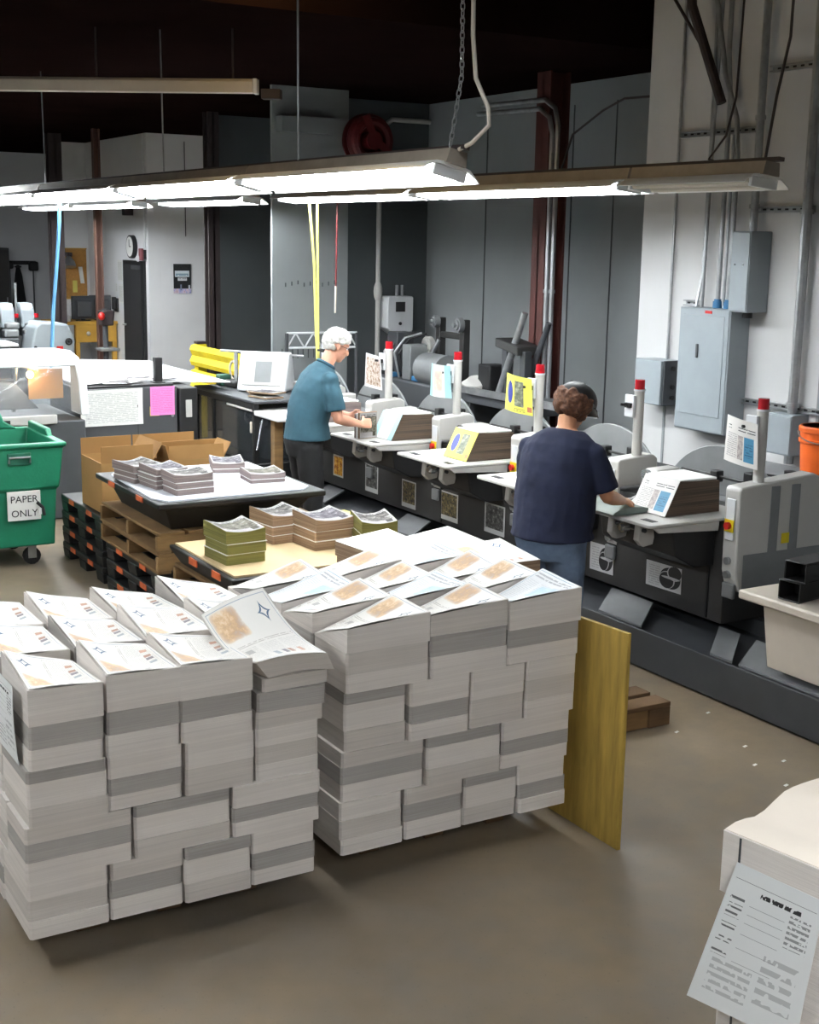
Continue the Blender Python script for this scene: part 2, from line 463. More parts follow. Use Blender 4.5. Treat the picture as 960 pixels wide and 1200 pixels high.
def dark_print(name, seed, gold=False):
    p = Page(name, (190, 190, 188), .45)
    p.photo((.06, .94, .16, .95), [(20, 20, 20), (44, 42, 38), (120, 104, 60) if gold else (96, 96, 94), (200, 196, 186)], 8.0, seed)
    return p.done()
DARKP = [dark_print('dark print a', 1.0), dark_print('dark print b', 2.0), dark_print('dark print c', 3.0, True), dark_print('dark print d', 4.0, True)]
def fruit_print():
    p = Page('warm print', (206, 204, 200), .4)
    p.photo((.08, .92, .08, .92), [(50, 26, 14), (170, 90, 20), (226, 176, 50), (240, 230, 210)], 6.0, 8.0)
    return p.done()
FRUIT = fruit_print()
def ball_print():
    p = Page('print with round ball drawing', (196, 196, 196), .45)
    p.text((.08, .40, .10, .92), 9, (146, 146, 146), 18, .7)
    p.ellipse(.69, .5, .29, .42, (34, 34, 36))
    p.ellipse(.60, .42, .22, .34, (190, 190, 190)); p.ellipse(.585, .40, .20, .32, (38, 38, 40))
    p.ellipse(.80, .72, .20, .28, (190, 190, 190)); p.ellipse(.815, .74, .185, .27, (38, 38, 40))
    p.ellipse(.70, .52, .26, .05, (188, 188, 188))
    return p.done()
BALL = ball_print()
def form_page(name, rows=14):
    p = Page(name, (226, 228, 228), .7)
    p.box((.05, .95, .905, .908), (90, 92, 94)); p.text((.36, .80, .83, .89), 1, (40, 40, 42), 22, 1)
    for i, v in enumerate((.78, .72, .66, .58, .48, .38)):
        p.box((.28, .66, v - .02, v - .017), (140, 142, 144))
        p.text((.06, .22, v - .015, v + .02), 1, (70, 72, 74), 22, .9)
    p.text((.70, .92, .60, .82), 6, (110, 112, 114), 26, .8)
    p.text((.10, .50, .08, .34), 5, (150, 152, 154), 20, .6); p.text((.56, .9, .12, .5), 5, (150, 152, 154), 14, .6)
    return p.done()
FORM = form_page('printed form')
def lined_page(name, paper, c, rows=10):
    p = Page(name, paper, .7); p.text((.08, .92, .08, .92), rows, c, 24, .7); return p.done()
PINKFORM = lined_page('pink printed form', (240, 134, 198), (200, 96, 160), 14)
TABLEFORM = lined_page('white table sheet', (228, 228, 224), (170, 172, 170), 22)
def poster_page():
    p = Page('dark poster', (34, 38, 40), .4)
    p.text((.06, .94, .82, .95), 2, (70, 66, 64), 12, .6)
    p.box((.08, .90, .56, .77), (216, 226, 230)); p.text((.12, .86, .59, .74), 1, (130, 160, 176), 9, .9)
    p.box((.24, .76, .43, .53), (220, 220, 222)); p.text((.28, .72, .45, .51), 1, (120, 120, 126), 9, .8)
    p.photo((.0, 1, .0, .16), [(60, 70, 130), (150, 160, 210), (220, 200, 210), (120, 50, 60)], 7.0, 2.0)
    p.box((.38, .46, .1, .3), (120, 130, 150)); p.box((.84, .94, .14, .28), (190, 200, 204))
    return p.done()
POSTER = poster_page()
# ------------------------------------------------------------------ camera
cam = bpy.data.cameras.new('camera'); co = bpy.data.objects.new('camera', cam); COL.objects.link(co)
yaw, pitch, roll = math.radians(30.5), math.radians(11.6), math.radians(1.0)
fw = Vector((math.sin(yaw) * math.cos(pitch), math.cos(yaw) * math.cos(pitch), -math.sin(pitch)))
r0 = Vector((math.cos(yaw), -math.sin(yaw), 0)); d0 = fw.cross(r0)
Rv = math.cos(roll) * r0 - math.sin(roll) * d0; Dv = math.cos(roll) * d0 + math.sin(roll) * r0
mm = Matrix((Rv, -Dv, -fw)).transposed().to_4x4(); mm.translation = Vector((0, 0, 2.45))
co.matrix_world = mm
cam.sensor_fit = 'VERTICAL'; cam.sensor_height = 24; cam.lens = 1570 / 1200 * 24; cam.clip_start = .05; cam.clip_end = 200
sc = bpy.context.scene; sc.camera = co
sc.view_settings.view_transform = 'Standard'; sc.view_settings.look = 'None'; sc.view_settings.gamma = 1
sc.view_settings.use_curve_mapping = False; sc.view_settings.exposure = EXPOSURE
w = bpy.data.worlds.new('hall'); sc.world = w; w.use_nodes = True
w.node_tree.nodes['Background'].inputs[0].default_value = (.9, .95, 1, 1); w.node_tree.nodes['Background'].inputs[1].default_value = WORLD

# ------------------------------------------------------------------ the hall
struct('floor', MB().box(-6, 14, -6, 30, -.2, 0), concrete)
struct('ceiling', MB().box(-6, 14, -6, 30, 6.0, 6.2), dark_wall)
struct('wall_right', MB().box(7.0, 7.2, -6, 8.35, 0, 6.0), pale_wall)
struct('wall_left', MB().box(-4.2, -4.0, -6, 30, 0, 6.0), grey_wall)
struct('wall_near', MB().box(-4.0, 7.0, -4.2, -4.0, 0, 6.0), grey_wall)
# lower dark ceiling of the back part and the drop panel in front of it
struct('trim_1', MB().box(-4.0, 9.0, 8.45, 8.55, 3.9, 6.0), dark_wall)
struct('trim_2', MB().box(-4.0, 9.0, 8.55, 30, 3.9, 4.05), dark_wall)
# recess behind the feeder row
struct('wall_recess_side', MB().box(8.0, 8.2, 8.36, 13.3, 0, 3.9), grey_wall)
struct('wall_recess_return', MB().box(7.2, 8.2, 8.2, 8.35, 0, 3.9), grey_wall)
struct('wall_recess_end', MB().box(6.4, 8.2, 13.3, 13.5, 0, 3.9), slate_wall)
struct('wall_pier', MB().box(5.76, 6.62, 12.6, 12.64, 0, 3.9), grey_wall)
struct('wall_back_grey', MB().box(6.55, 8.4, 16.2, 16.4, 0, 3.9), slate_wall)
struct('wall_back_white', MB().box(7.2, 8.6, 19.8, 20.0, 0, 3.9), white_wall)
struct('wall_door_side', MB().box(7.0, 7.2, 19.8, 22.8, 0, 3.9), white_wall)
struct('wall_notice', MB().box(6.45, 7.2, 22.81, 23.0, 0, 3.9), white_wall)
struct('wall_far', MB().box(-4, 8.2, 26.6, 26.8, 0, 3.9), white_wall)
# panel joints of the white and grey walls
seams = MB()
for y in (7.98, 6.42, 4.6): seams.box(6.992, 6.999, y - .012, y + .012, .0, 6)
struct('trim_3', seams, grey_wall)
sm2 = MB()
for y in (9.98, 10.62, 12.1): sm2.box(7.992, 7.999, y - .006, y + .006, .0, 3.7)
for x in (7.6, 8.02): sm2.box(x - .006, x + .006, 19.79, 19.799, 2.4, 3.8)
struct('trim_4', sm2, dark_grey)

# door with frame, leaf and closer on the clock wall
d = MB(); d.box(6.95, 6.999, 19.92, 20.86, 0, 2.02)
do = struct('door_1', d, blackp, 'dark door below the wall clock')
obj('door_leaf', MB().box(6.93, 6.9495, 19.98, 20.80, .02, 1.96), ink, do, do.location)
obj('door_handle', MB().cyl((6.93, 20.70, 1.02), (6.88, 20.70, 1.02), .016).cyl((6.88, 20.70, 1.02), (6.88, 20.58, 1.02), .014), galv, do, do.location)
obj('door_closer', MB().box(6.89, 6.9295, 20.0, 20.3, 1.89, 1.95), dark_grey, do, do.location)

def i_beam(name, x, y, m, w=.16, d=.16, h=3.9, lab=None, rot=False):
    mb = MB()
    if rot:
        mb.box(x - w/2, x - w/2 + .02, y - d/2, y + d/2, 0, h).box(x + w/2 - .02, x + w/2, y - d/2, y + d/2, 0, h).box(x - w/2, x + w/2, y - .01, y + .01, 0, h)
    else:
        mb.box(x - w/2, x + w/2, y - d/2, y - d/2 + .02, 0, h).box(x - w/2, x + w/2, y + d/2 - .02, y + d/2, 0, h).box(x - .01, x + .01, y - d/2, y + d/2, 0, h)
    mb.box(x - w/2 - .06, x + w/2 + .06, y - d/2 - .06, y + d/2 + .06, 0, .02)
    return struct(name, mb, m, lab)
i_beam('steel_column', 7.35, 10.08, brown_steel, .22, .2, 3.9, 'red brown steel column in front of the grey recess wall', True)
i_beam('steel_column', 6.45, 15.9, dark_steel, .15, .15, 3.9, 'dark brown column beside the poster wall')
i_beam('steel_column', 6.17, 19.6, tan_steel, .10, .1, 3.9, 'brown column in front of the desk', True)
i_beam('steel_column', 5.95, 21.0, dark_steel, .20, .18, 3.9, 'dark column left of the notice board')
# ------------------------------------------------------------------ strip lights
def strip_light(name, x, y0, y1, z, lit, label, group, tilt=0.0):
    """hanging shop light running along y, turned about its length: channel, flared reflector, two tubes, sockets"""
    T = Thing(name, label, 'strip light', (x, (y0 + y1) / 2, z), group)
    R = Matrix.Translation((x, 0, z)) @ Matrix.Rotation(tilt, 4, 'Y')
    P = lambda n_, mb, m, bv=0: T.part(n_, mb.xf(R), m, bv)
    P('channel', MB().prism([(-.06, .0), (.06, .0), (.05, .07), (-.05, .07)], 'y', y0, y1), beam_metal)
    P('hanging_rail', MB().box(-.02, .02, y0 - .06, y1 + .02, .071, .092), dark_steel)
    outer = [(-.055, .004), (-.10, -.002), (-.155, -.040), (-.165, -.052), (-.160, -.054), (-.148, -.040), (-.096, -.012), (.096, -.012), (.148, -.040), (.160, -.054), (.165, -.052), (.155, -.040), (.10, -.002), (.055, .004)]
    P('reflector', MB().prism(outer, 'y', y0 + .02, y1 - .02), reflector)
    for s_ in (-1, 1): P('tube', MB().cyl((s_ * .07, y0 + .07, -.042), (s_ * .07, y1 - .07, -.042), .019), glow_tube if lit else dead_tube)
    for yy in (y0 + .05, y1 - .05): P('socket', MB().box(-.095, .095, yy - .012, yy + .012, -.066, -.0125), white_plastic, .004)
    return T
x1, z1 = 3.6, 2.80
ys = [(5.72, 8.16), (8.18, 10.62), (10.64, 13.08), (13.10, 15.5)]
nm = ['lit strip light with its hanging chain, end nearest the camera', 'lit strip light joined behind the one on the chain', 'lit strip light above the clear hooded machine', 'lit strip light at the far end of the front line']
for (a, b), l in zip(ys, nm): strip_light('strip_light', x1, a, b, z1, True, l, 'strip lights of the front line', math.radians(13))
x2, z2 = 5.3, 2.80
ys = [(5.31, 6.40), (6.42, 8.86), (8.88, 11.30), (12.0, 14.4), (15.2, 17.6), (17.7, 20.1)]
nm = ['unlit strip light end in front of the breaker panel', 'lit strip light above the worker in navy', 'lit strip light above the far feeder tables', 'lit strip light in front of the grey pier', 'lit strip light before the clock wall', 'lit strip light farthest back of the rear line']
for i, ((a, b), l) in enumerate(zip(ys, nm)): strip_light('strip_light', x2, a, b, z2, i > 0, l, 'strip lights of the rear line', math.radians(6))
# unseen strip lights added to brighten the stacks, floor and far walls
for x, y0, z, t in ((.1, 7.5, 3.0, .15), (.2, 11.0, 3.0, .12), (3.1, 14.3, 3.1, 0), (3.6, 17.1, 3.05, -.05), (2.2, 17.0, 3.05, 0), (-.6, 3.6, 2.95, .1), (1.5, -1.5, 2.95, .30), (2.9, -1.9, 2.95, .36), (.2, -2.0, 2.95, .22), (2.0, 3.1, 4.4, .40)):
    strip_light('strip_light', x, y0, y0 + 2.44, z, True, 'unseen strip light added outside the view to brighten the hall', 'added strip lights out of view', t)

def wavy(p0, p1, n, amp):
    p0, p1 = Vector(p0), Vector(p1)
    return [p0.lerp(p1, i / n) + Vector((0, amp * math.sin(i * 2.2), 0)) for i in range(n + 1)]
# chain: separate links
def chain(p0, p1, r=.011):
    p0, p1 = Vector(p0), Vector(p1); L = (p1 - p0).length; n = int(L / (r * 3.0)); mb = MB(); D = (p1 - p0).normalized()
    a = D.cross(Vector((0, 1, 0))).normalized(); b = D.cross(a)
    for i in range(n):
        c = p0 + D * (i + .5) * L / n; u = a if i % 2 else b
        pts = [c + D * (math.cos(t) * r * 2.1) + u * (math.sin(t) * r) for t in [2 * PI * k / 10 for k in range(10)]]
        pts.append(pts[0]); mb.tube(pts, r * .28, 5)
    return mb
T = Thing('lamp_chain', 'steel chain hanging down to the end of the lit strip light', 'chain', (3.6, 5.78, 2.89))
T.part('chain_links', chain((3.6, 5.78, 2.89), (3.62, 5.72, 3.22)), galv)
c2 = chain((3.62, 5.72, 3.22), (3.60, 5.74, 5.98)); T.part('chain_links', c2, galv)
single('lamp_cable', 'cream cable looping down beside the steel lamp chain', 'cable',
       MB().tube([(3.62, 5.66, 5.98), (3.635, 5.67, 4.2), (3.64, 5.66, 3.4), (3.65, 5.64, 3.2), (3.68, 5.57, 3.06), (3.68, 5.56, 2.98), (3.63, 5.63, 2.90), (3.60, 5.70, 2.87)], .011), cream)
for i, (x, y, zt, l) in enumerate(((3.6, 7.5, 3.9, 'thin wire holding the front light line, second from chain'), (3.6, 9.8, 3.9, 'thin wire holding the front light line, before the white wall'),
                      (3.6, 13.0, 3.9, 'thin wire holding the front light line, farthest one'))):
    single('hanger_wire', l, 'wire', MB().tube([(x, y, z1 + .09), (x - .01, y, zt + (2.2 if y < 8.4 else 0))], .006, 6), galv, group='hanger wires of the lights')
single('hanger_wire', 'dark hanger wire above the unlit light end at the breaker panel', 'wire', MB().tube([(5.3, 5.36, 2.89), (5.32, 5.33, 3.2), (5.36, 5.30, 3.5), (5.36, 5.28, 5.98)], .008, 6), dark_steel)
# warm lamp just above the picture
T = Thing('warm_lamp', 'warm glowing ceiling lamp at the top edge of the picture', 'lamp', (3.75, 7.9, 4.07))
T.part('bulb', MB().ell((3.75, 7.9, 4.07), (.09, .09, .12)), warm_glow)
T.part('lamp_shade', MB().loft([((3.75, 7.9, 4.12), .2, .2), ((3.75, 7.9, 4.36), .06, .06), ((3.75, 7.9, 4.6), .04, .04)], 20), dark_steel)
T.part('stem', MB().cyl((3.75, 7.9, 4.6), (3.75, 7.9, 6.0), .012), dark_steel)
# cream rail high in the back
T = Thing('overhead_rail', 'long cream rail hanging high below the dark ceiling', 'rail', (3.3, 9.9, 3.5))
def along(x): return 10.38 + (x - 2.57) * (9.33 - 10.38) / (4.11 - 2.57)
xa, xb = 1.6, 4.12
M = Matrix.Translation((xa, along(xa), 3.5)) @ Matrix.Rotation(math.atan2(along(xb) - along(xa), xb - xa), 4, 'Z')
L = math.hypot(xb - xa, along(xb) - along(xa))
T.part('rail_body', MB().prism([(-.045, -.05), (.045, -.05), (.045, .03), (.02, .05), (-.02, .05), (-.045, .03)], 'x', 0, L).xf(M), cream, .006)
T.part('rail_end_cap', MB().box(L, L + .03, -.05, .05, -.055, .05).xf(M), white_plastic, .004)
T.part('junction_box', MB().box(L + .06, L + .2, -.05, .05, -.09, -.02).xf(M), dark_steel, .006)
for k, t in enumerate((.35, .62, .95)):
    p = M @ Vector((L * t, 0, .05)); T.part('rail_hanger', MB().cyl(p, (p.x, p.y, 3.9), .008), dark_steel)
# ------------------------------------------------------------------ newspaper bundles
SIDES = {'L': side_light, 'M': side_mid, 'D': side_dark}
ORD = ['first', 'second', 'third', 'fourth']
def turn_block(x0, x1, y0, y1, z0, z1, fn=None, n=8):
    """one turn of papers; fn(s,t) gives the upper surface when it is curled"""
    mb = MB(); r = .008
    if fn is None:
        poly = [(x0 + r, y0), (x1 - r, y0), (x1, y0 + r), (x1, y1 - r), (x1 - r, y1), (x0 + r, y1), (x0, y1 - r), (x0, y0 + r)]
        return mb.prism(poly, 'z', z0, z1)
    W = n + 1; vs = []
    for j in range(W):
        for i in range(W): vs.append((x0 + (x1 - x0) * i / n, y0 + (y1 - y0) * j / n, fn(i / n, j / n)))
    K = W * W; rim = [(0, i) for i in range(n)] + [(j, n) for j in range(n)] + [(n, i) for i in range(n, 0, -1)] + [(j, 0) for j in range(n, 0, -1)]
    for j, i in rim: vs.append((vs[j * W + i][0], vs[j * W + i][1], z0))
    fs = [(j * W + i, j * W + i + 1, (j + 1) * W + i + 1, (j + 1) * W + i) for j in range(n) for i in range(n)]
    q = len(rim)
    for k in range(q):
        a = rim[k]; b = rim[(k + 1) % q]
        fs.append((a[0] * W + a[1], K + k, K + (k + 1) % q, b[0] * W + b[1]))
    fs.append(tuple(range(K + q - 1, K - 1, -1)))
    return mb.add(vs, fs)

PATS = [[(.42, 'L'), (.30, 'D'), (.28, 'L')], [(.30, 'M'), (.34, 'D'), (.36, 'L')], [(.5, 'L'), (.5, 'M')], [(.22, 'D'), (.44, 'L'), (.34, 'M')], [(.34, 'L'), (.36, 'M'), (.30, 'L')]]
def bundle(x0, x1, y0, y1, z0, z1, label, group, pat, top=None, page=None, up='-x'):
    g = .004
    x0, x1, y0, y1 = x0 + g, x1 - g, y0 + g, y1 - g
    T = Thing('newspaper_bundle', label, 'newspapers', ((x0 + x1) / 2, (y0 + y1) / 2, z0), group)
    jx, jy = random.uniform(-.004, .004), random.uniform(-.008, .006)
    z = z1; H = z1 - z0
    for i, (fr, k) in enumerate(pat):
        zb = z0 if i == len(pat) - 1 else z - H * fr
        ax, ay = jx + random.uniform(-.0035, .0035), jy + random.uniform(-.005, .005)
        fn = None
        if i == 0 and top:
            FL, FR, BL, BR, sag = top
            def fn(s, t, FL=FL, FR=FR, BL=BL, BR=BR, sag=sag, z1=z1):
                return z1 + (FL * (1 - s) + FR * s) * (1 - t) + (BL * (1 - s) + BR * s) * t - sag * math.sin(PI * s) * math.sin(PI * t)
        zt = z if i == 0 else z + .0005
        T.part('folded_turn', turn_block(x0 + ax, x1 + ax, y0 + ay, y1 + ay, zb, zt - (0 if i else 0), fn), SIDES[k])
        if i == 0 and top and page is not None:
            e = .006
            def pf(u, v, ax=ax, ay=ay, fn=fn):
                s, t = {'-x': (1 - v, u), '+x': (v, 1 - u), '+y': (u, v)}[up]
                return (x0 + ax + e + (x1 - x0 - 2 * e) * s, y0 + ay + e + (y1 - y0 - 2 * e) * t, fn(s, t) + .004 + .003 * math.sin(5 * s + 3 * t))
            T.part('front_page', MB().sheet(pf, 8, 8, .0015), page)
        z = zb
    return T

def pallet(name, x0, x1, y0, y1, z0, h, m, label, group=None):
    T = Thing(name, label, 'pallet', ((x0 + x1) / 2, (y0 + y1) / 2, z0), group)
    n = 6; wd = (x1 - x0) / n
    for i in range(n):
        T.part('deck_board', MB().box(x0 + wd * i + .012, x0 + wd * (i + 1) - .012, y0, y1, z0 + h - .02, z0 + h), m, .003)
    for y in (y0, (y0 + y1) / 2 - .02, y1 - .04):
        T.part('stringer', MB().box(x0, x1, y, y + .04, z0 + .02, z0 + h - .0205), m, .003)
    for x in (x0, (x0 + x1) / 2 - .045, x1 - .09):
        T.part('bottom_board', MB().box(x, x + .09, y0, y1, z0, z0 + .0195), m, .003)
    return T
pallet('skid', 1.22, 1.92, 4.36, 5.08, 0, .128, dark_pine, 'dark pallet under the newspaper stack at the edge of the view')
pallet('skid', 2.40, 3.10, 4.42, 5.16, 0, .128, dark_pine, 'dark pallet under the newspaper stack beside the plywood board')

def stack(tiers, where, group):
    names = ['top tier', 'second tier', 'third tier', 'bottom tier']
    for ti, (xs, ys, z0, z1, tops) in enumerate(tiers):
        nx, ny = len(xs) - 1, len(ys) - 1
        for j in range(ny):
            for i in range(nx):
                front, topm = j == 0, ti == 0
                if not (front or topm or i == 0):
                    label, grp = 'newspaper bundle hidden inside the stack %s' % where, group + ', inner bundles'
                elif topm and j > 0:
                    label, grp = 'newspaper bundle atop the stack %s, %s row, %s from left' % (where, ORD[j], ORD[i]), group
                elif front:
                    label, grp = 'newspaper bundle, front of %s of the stack %s, %s from left' % (names[ti], where, ORD[i]), group
                else:
                    label, grp = 'newspaper bundle, side of %s of the stack %s, %s row back' % (names[ti], where, ORD[j]), group
                p = PATS[(i * 2 + ti * 3 + j) % len(PATS)]
                if topm and front: p = PATS[0] if tops[3] == '-x' else PATS[[4, 1, 0][i % 3]]
                top = pg = None; dz = 0
                if topm:
                    rr = random.uniform
                    base, sag, pages = tops[0], tops[1], tops[2]
                    top = [v + rr(-.012, .012) for v in base] + [sag]
                    if front: top[0] = .012; top[1] = base[1]
                    dz = rr(-.010, .010) + (.006 if tops[3] == '-x' else -.012) * j
                    pg = pages[(i + j) % len(pages)]
                if tops and front and topm and i == nx - 1 and tops[3] == '-x': continue
                if not topm and front is False and i != 0 and False: continue
                bundle(xs[i], xs[i + 1], ys[j], ys[j + 1], z0, z1 + dz, label, grp, p, top, pg, tops[3] if tops else '-x')

def lin_(a, b, n): return [a + (b - a) * i / n for i in range(n + 1)]
LW = 'at the picture edge'
stack([([1.02, 1.275, 1.54, 1.815, 2.09], lin_(4.13, 5.16, 3), .731, .995, ((.015, .005, .05, -.012), .032, PAGES, '-x')),
       ([1.01, 1.285, 1.555, 1.82, 2.075], lin_(4.135, 5.15, 3), .531, .73, None),
       ([1.0, 1.37, 1.73, 2.08], lin_(4.14, 5.15, 4), .341, .53, None),
       ([1.0, 1.28, 1.55, 1.81, 2.07], lin_(4.14, 5.15, 3), .13, .34, None)], LW, 'newspaper stack at the picture edge')
RW = 'beside the plywood board'
stack([([2.21, 2.575, 2.94, 3.30], lin_(4.20, 5.32, 4), .781, 1.02, ((.0, .035, -.062, .04), .02, [PAGES[0], PAGES[2], PAGES_B[0]], '+x')),
       ([2.215, 2.49, 2.77, 3.035, 3.29], lin_(4.21, 5.30, 3), .541, .78, None),
       ([2.205, 2.575, 2.93, 3.275], lin_(4.21, 5.30, 4), .341, .54, None),
       ([2.20, 2.48, 2.755, 3.02, 3.265], lin_(4.21, 5.28, 3), .13, .34, None)], RW, 'newspaper stack beside the plywood board')

# the loose corner bundle with the lifted page
T = Thing('newspaper_bundle', 'loosely piled newspaper bundle with a lifted curling front page on the stack corner', 'newspapers', (1.95, 4.32, .731), 'newspaper stack at the picture edge')
for i, (z0, z1, a, dx, dy, k) in enumerate(((.731, .795, .01, 0, 0, 'M'), (.796, .865, -.05, .012, -.012, 'D'), (.866, .915, .03, .02, .0, 'M'))):
    M = Matrix.Translation((1.953 + dx, 4.305 + dy, 0)) @ Matrix.Rotation(a, 4, 'Z')
    T.part('folded_turn', turn_block(-.132, .132, -.17, .17, z0, z1).xf(M), SIDES[k])
def curl(u, v):   # page surface: u along the front, v to the back and up
    a = Vector((1.815, 4.115, .985)).lerp(Vector((2.085, 4.10, .985)), u)
    b = Vector((1.735, 4.44, 1.085)).lerp(Vector((1.995, 4.46, 1.155)), u)
    p = a.lerp(b, v); p.z += .055 * math.sin(PI * v) * -(1 - .3 * u) + .012 * math.sin(PI * u); return p
n = 10; mb = MB(); W = n + 1
vs = [curl(i / n, j / n) for j in range(W) for i in range(W)]
vs += [Vector((1.955 + (p.x - 1.91) * .93, min(4.47, p.y + .012), max(.917, p.z - .066 * (1 - .25 * (k // W) / n)))) if True else p for k, p in enumerate(vs)]
K = W * W
fs = [(j * W + i, j * W + i + 1, (j + 1) * W + i + 1, (j + 1) * W + i) for j in range(n) for i in range(n)]
fs += [(K + j * W + i, K + (j + 1) * W + i, K + (j + 1) * W + i + 1, K + j * W + i + 1) for j in range(n) for i in range(n)]
rim = [(0, i) for i in range(n)] + [(j, n) for j in range(n)] + [(n, i) for i in range(n, 0, -1)] + [(j, 0) for j in range(n, 0, -1)]
for k in range(len(rim)):
    a, b = rim[k], rim[(k + 1) % len(rim)]; A, B = a[0] * W + a[1], b[0] * W + b[1]
    fs.append((A, K + A, K + B, B))
T.part('curled_turn', mb.add(vs, fs), side_mid)
T.part('front_page', MB().sheet(lambda u, v: curl(.015 + .97 * u, .01 + .98 * v) + Vector((0, -.002, .004)), 10, 10, .0015), PAGES[0])

def form_sheet(name, label, c, right, up, w, h, m, bend=0.0, group=None, cat='paper'):
    c, right, up = Vector(c), Vector(right).normalized(), Vector(up).normalized(); N = right.cross(up)
    return single(name, label, cat, MB().sheet(lambda u, v: c + right * (w * (u - .5)) + up * (h * (v - .5)) + N * (bend * math.sin(PI * v)), 6, 6, .001), m, group=group)
form_sheet('job_ticket', 'white printed sheet hanging on the side of the leftmost newspaper stack', (1.0, 4.33, .865), (0, -1, .02), (-.05, -.05, 1), .26, .28, FORM, .006)

# the near stack at the corner of the picture
A0 = Vector((2.03, 2.04)); ang = math.radians(-80)
M = Matrix.Translation((A0.x, A0.y, 0)) @ Matrix.Rotation(ang, 4, 'Z')
def near_bundle(z0, z1, lab, top=False, dx=0.0, dy=0.0):
    T = Thing('newspaper_bundle', lab, 'newspapers', (A0.x, A0.y, z0), 'near newspaper stack')
    def fn(s, t): return z1 + .008 * math.exp(-((t - .10) / .07) ** 2) - .004 * math.exp(-((t - .22) / .08) ** 2) + .030 / (1 + math.exp(-(t - .36 - .1 * s) / .035)) + .012 * math.sin(5 * t + 2 * s) * t
    b = turn_block(dx, .36 + dx, dy, .52 + dy, z0, z1, fn if top else None, 14).xf(M)
    T.part('folded_turn', b, side_light)
    if top:
        T.part('front_page', MB().sheet(lambda u, v: M @ Vector((.002 + dx + u * .356, .002 + dy + v * .516, fn(u, v) + .003)), 14, 14, .0015), plain_news)
    T.part('tie_strap', MB().box(dx + .044, dx + .049, dy - .0015, dy + .001, z0, z1 - .002).xf(M), dark_grey)
    return T
plain_news = mat('warm white newsprint', (224, 212, 198), .85, 0, .03, 3)
zz = [.13, .36, .58, .80, 1.02]
for k in range(4):
    near_bundle(zz[k], zz[k + 1] - .001, 'lower newspaper bundle of the near stack, %s from its base' % ORD[k], False, .015 * (k % 2), .012 * ((k + 1) % 2))
near_bundle(1.021, 1.165, 'wavy topped newspaper bundle on the near stack beside the open floor', True)
pallet('skid', A0.x - .02, A0.x + .5, A0.y - .02, A0.y + .4, 0, .128, dark_pine, 'dark pallet under the near newspaper stack')
def quad_sheet(name, label, tl, tr, bl, br, m, cat='paper', bend=0.0, group=None):
    tl, tr, bl, br = (Vector(p) for p in (tl, tr, bl, br)); N = (tr - tl).cross(bl - tl).normalized()
    return single(name, label, cat, MB().sheet(lambda u, v: bl.lerp(br, u).lerp(tl.lerp(tr, u), v) + N * bend * math.sin(PI * v), 6, 6, .001), m, group=group)
quad_sheet('job_ticket', 'white job ticket hanging crooked on the near newspaper stack', (2.026, 1.989, 1.112), (2.064, 1.771, 1.107), (2.002, 2.094, .739), (2.052, 1.809, .755), FORM)
T = Thing('newspaper_bundle', 'thin fold of newspapers lying behind the wavy near bundle', 'newspapers', (2.42, 2.02, 1.19))
T.part('folded_turn', MB().box(2.31, 2.56, 1.75, 2.03, 1.195, 1.222), side_mid, .006)
# ------------------------------------------------------------------ the gathering machine
Y0, Y1 = 3.9, 10.95
T = Thing('gathering_machine', 'long charcoal gathering machine running along the wall with a low kick shelf', 'machine', (5.6, 7.4, 0))
T.part('base', MB().prism([(4.975, .012), (4.975, .235), (4.995, .235), (4.995, .19), (5.62, .19), (5.62, .283), (6.35, .283), (6.35, .012)], 'y', Y0, Y1), dark_grey, .004)
T.part('toe_seal', MB().box(5.0, 6.3, Y0 + .02, Y1 - .02, 0, .012), blackp)
T.part('body_panel', MB().prism([(5.35, .285), (5.35, .80), (5.40, .90), (6.35, .90), (6.35, .285)], 'y', 5.517, Y1), charcoal, .006)
T.part('raceway', MB().box(5.62, 6.1, 5.6, Y1, .901, .93), mid_grey)
for a, b in ((3.92, 5.0), (5.05, 5.22), (5.80, 6.20), (7.45, 7.75), (8.45, 8.8), (9.9, 10.2)):
    k = .30 if a > 5.02 else .22
    vs = [(5.0, a, .236), (5.0, b, .236), (5.345, b + k, .262), (5.345, a + (k if a > 5 else 0), .262)]
    mb = MB(); mb.add(vs + [(x, y, z + .012) for x, y, z in vs], [(3, 2, 1, 0), (4, 5, 6, 7)] + [(q, (q + 1) % 4, 4 + (q + 1) % 4, 4 + q) for q in range(4)])
    T.part('chute_guard', mb, mid_grey)
for yy in (5.64, 7.0, 8.6): T.part('joint_strip', MB().box(5.344, 5.351, yy - .008, yy + .008, .30, .79), blackp)

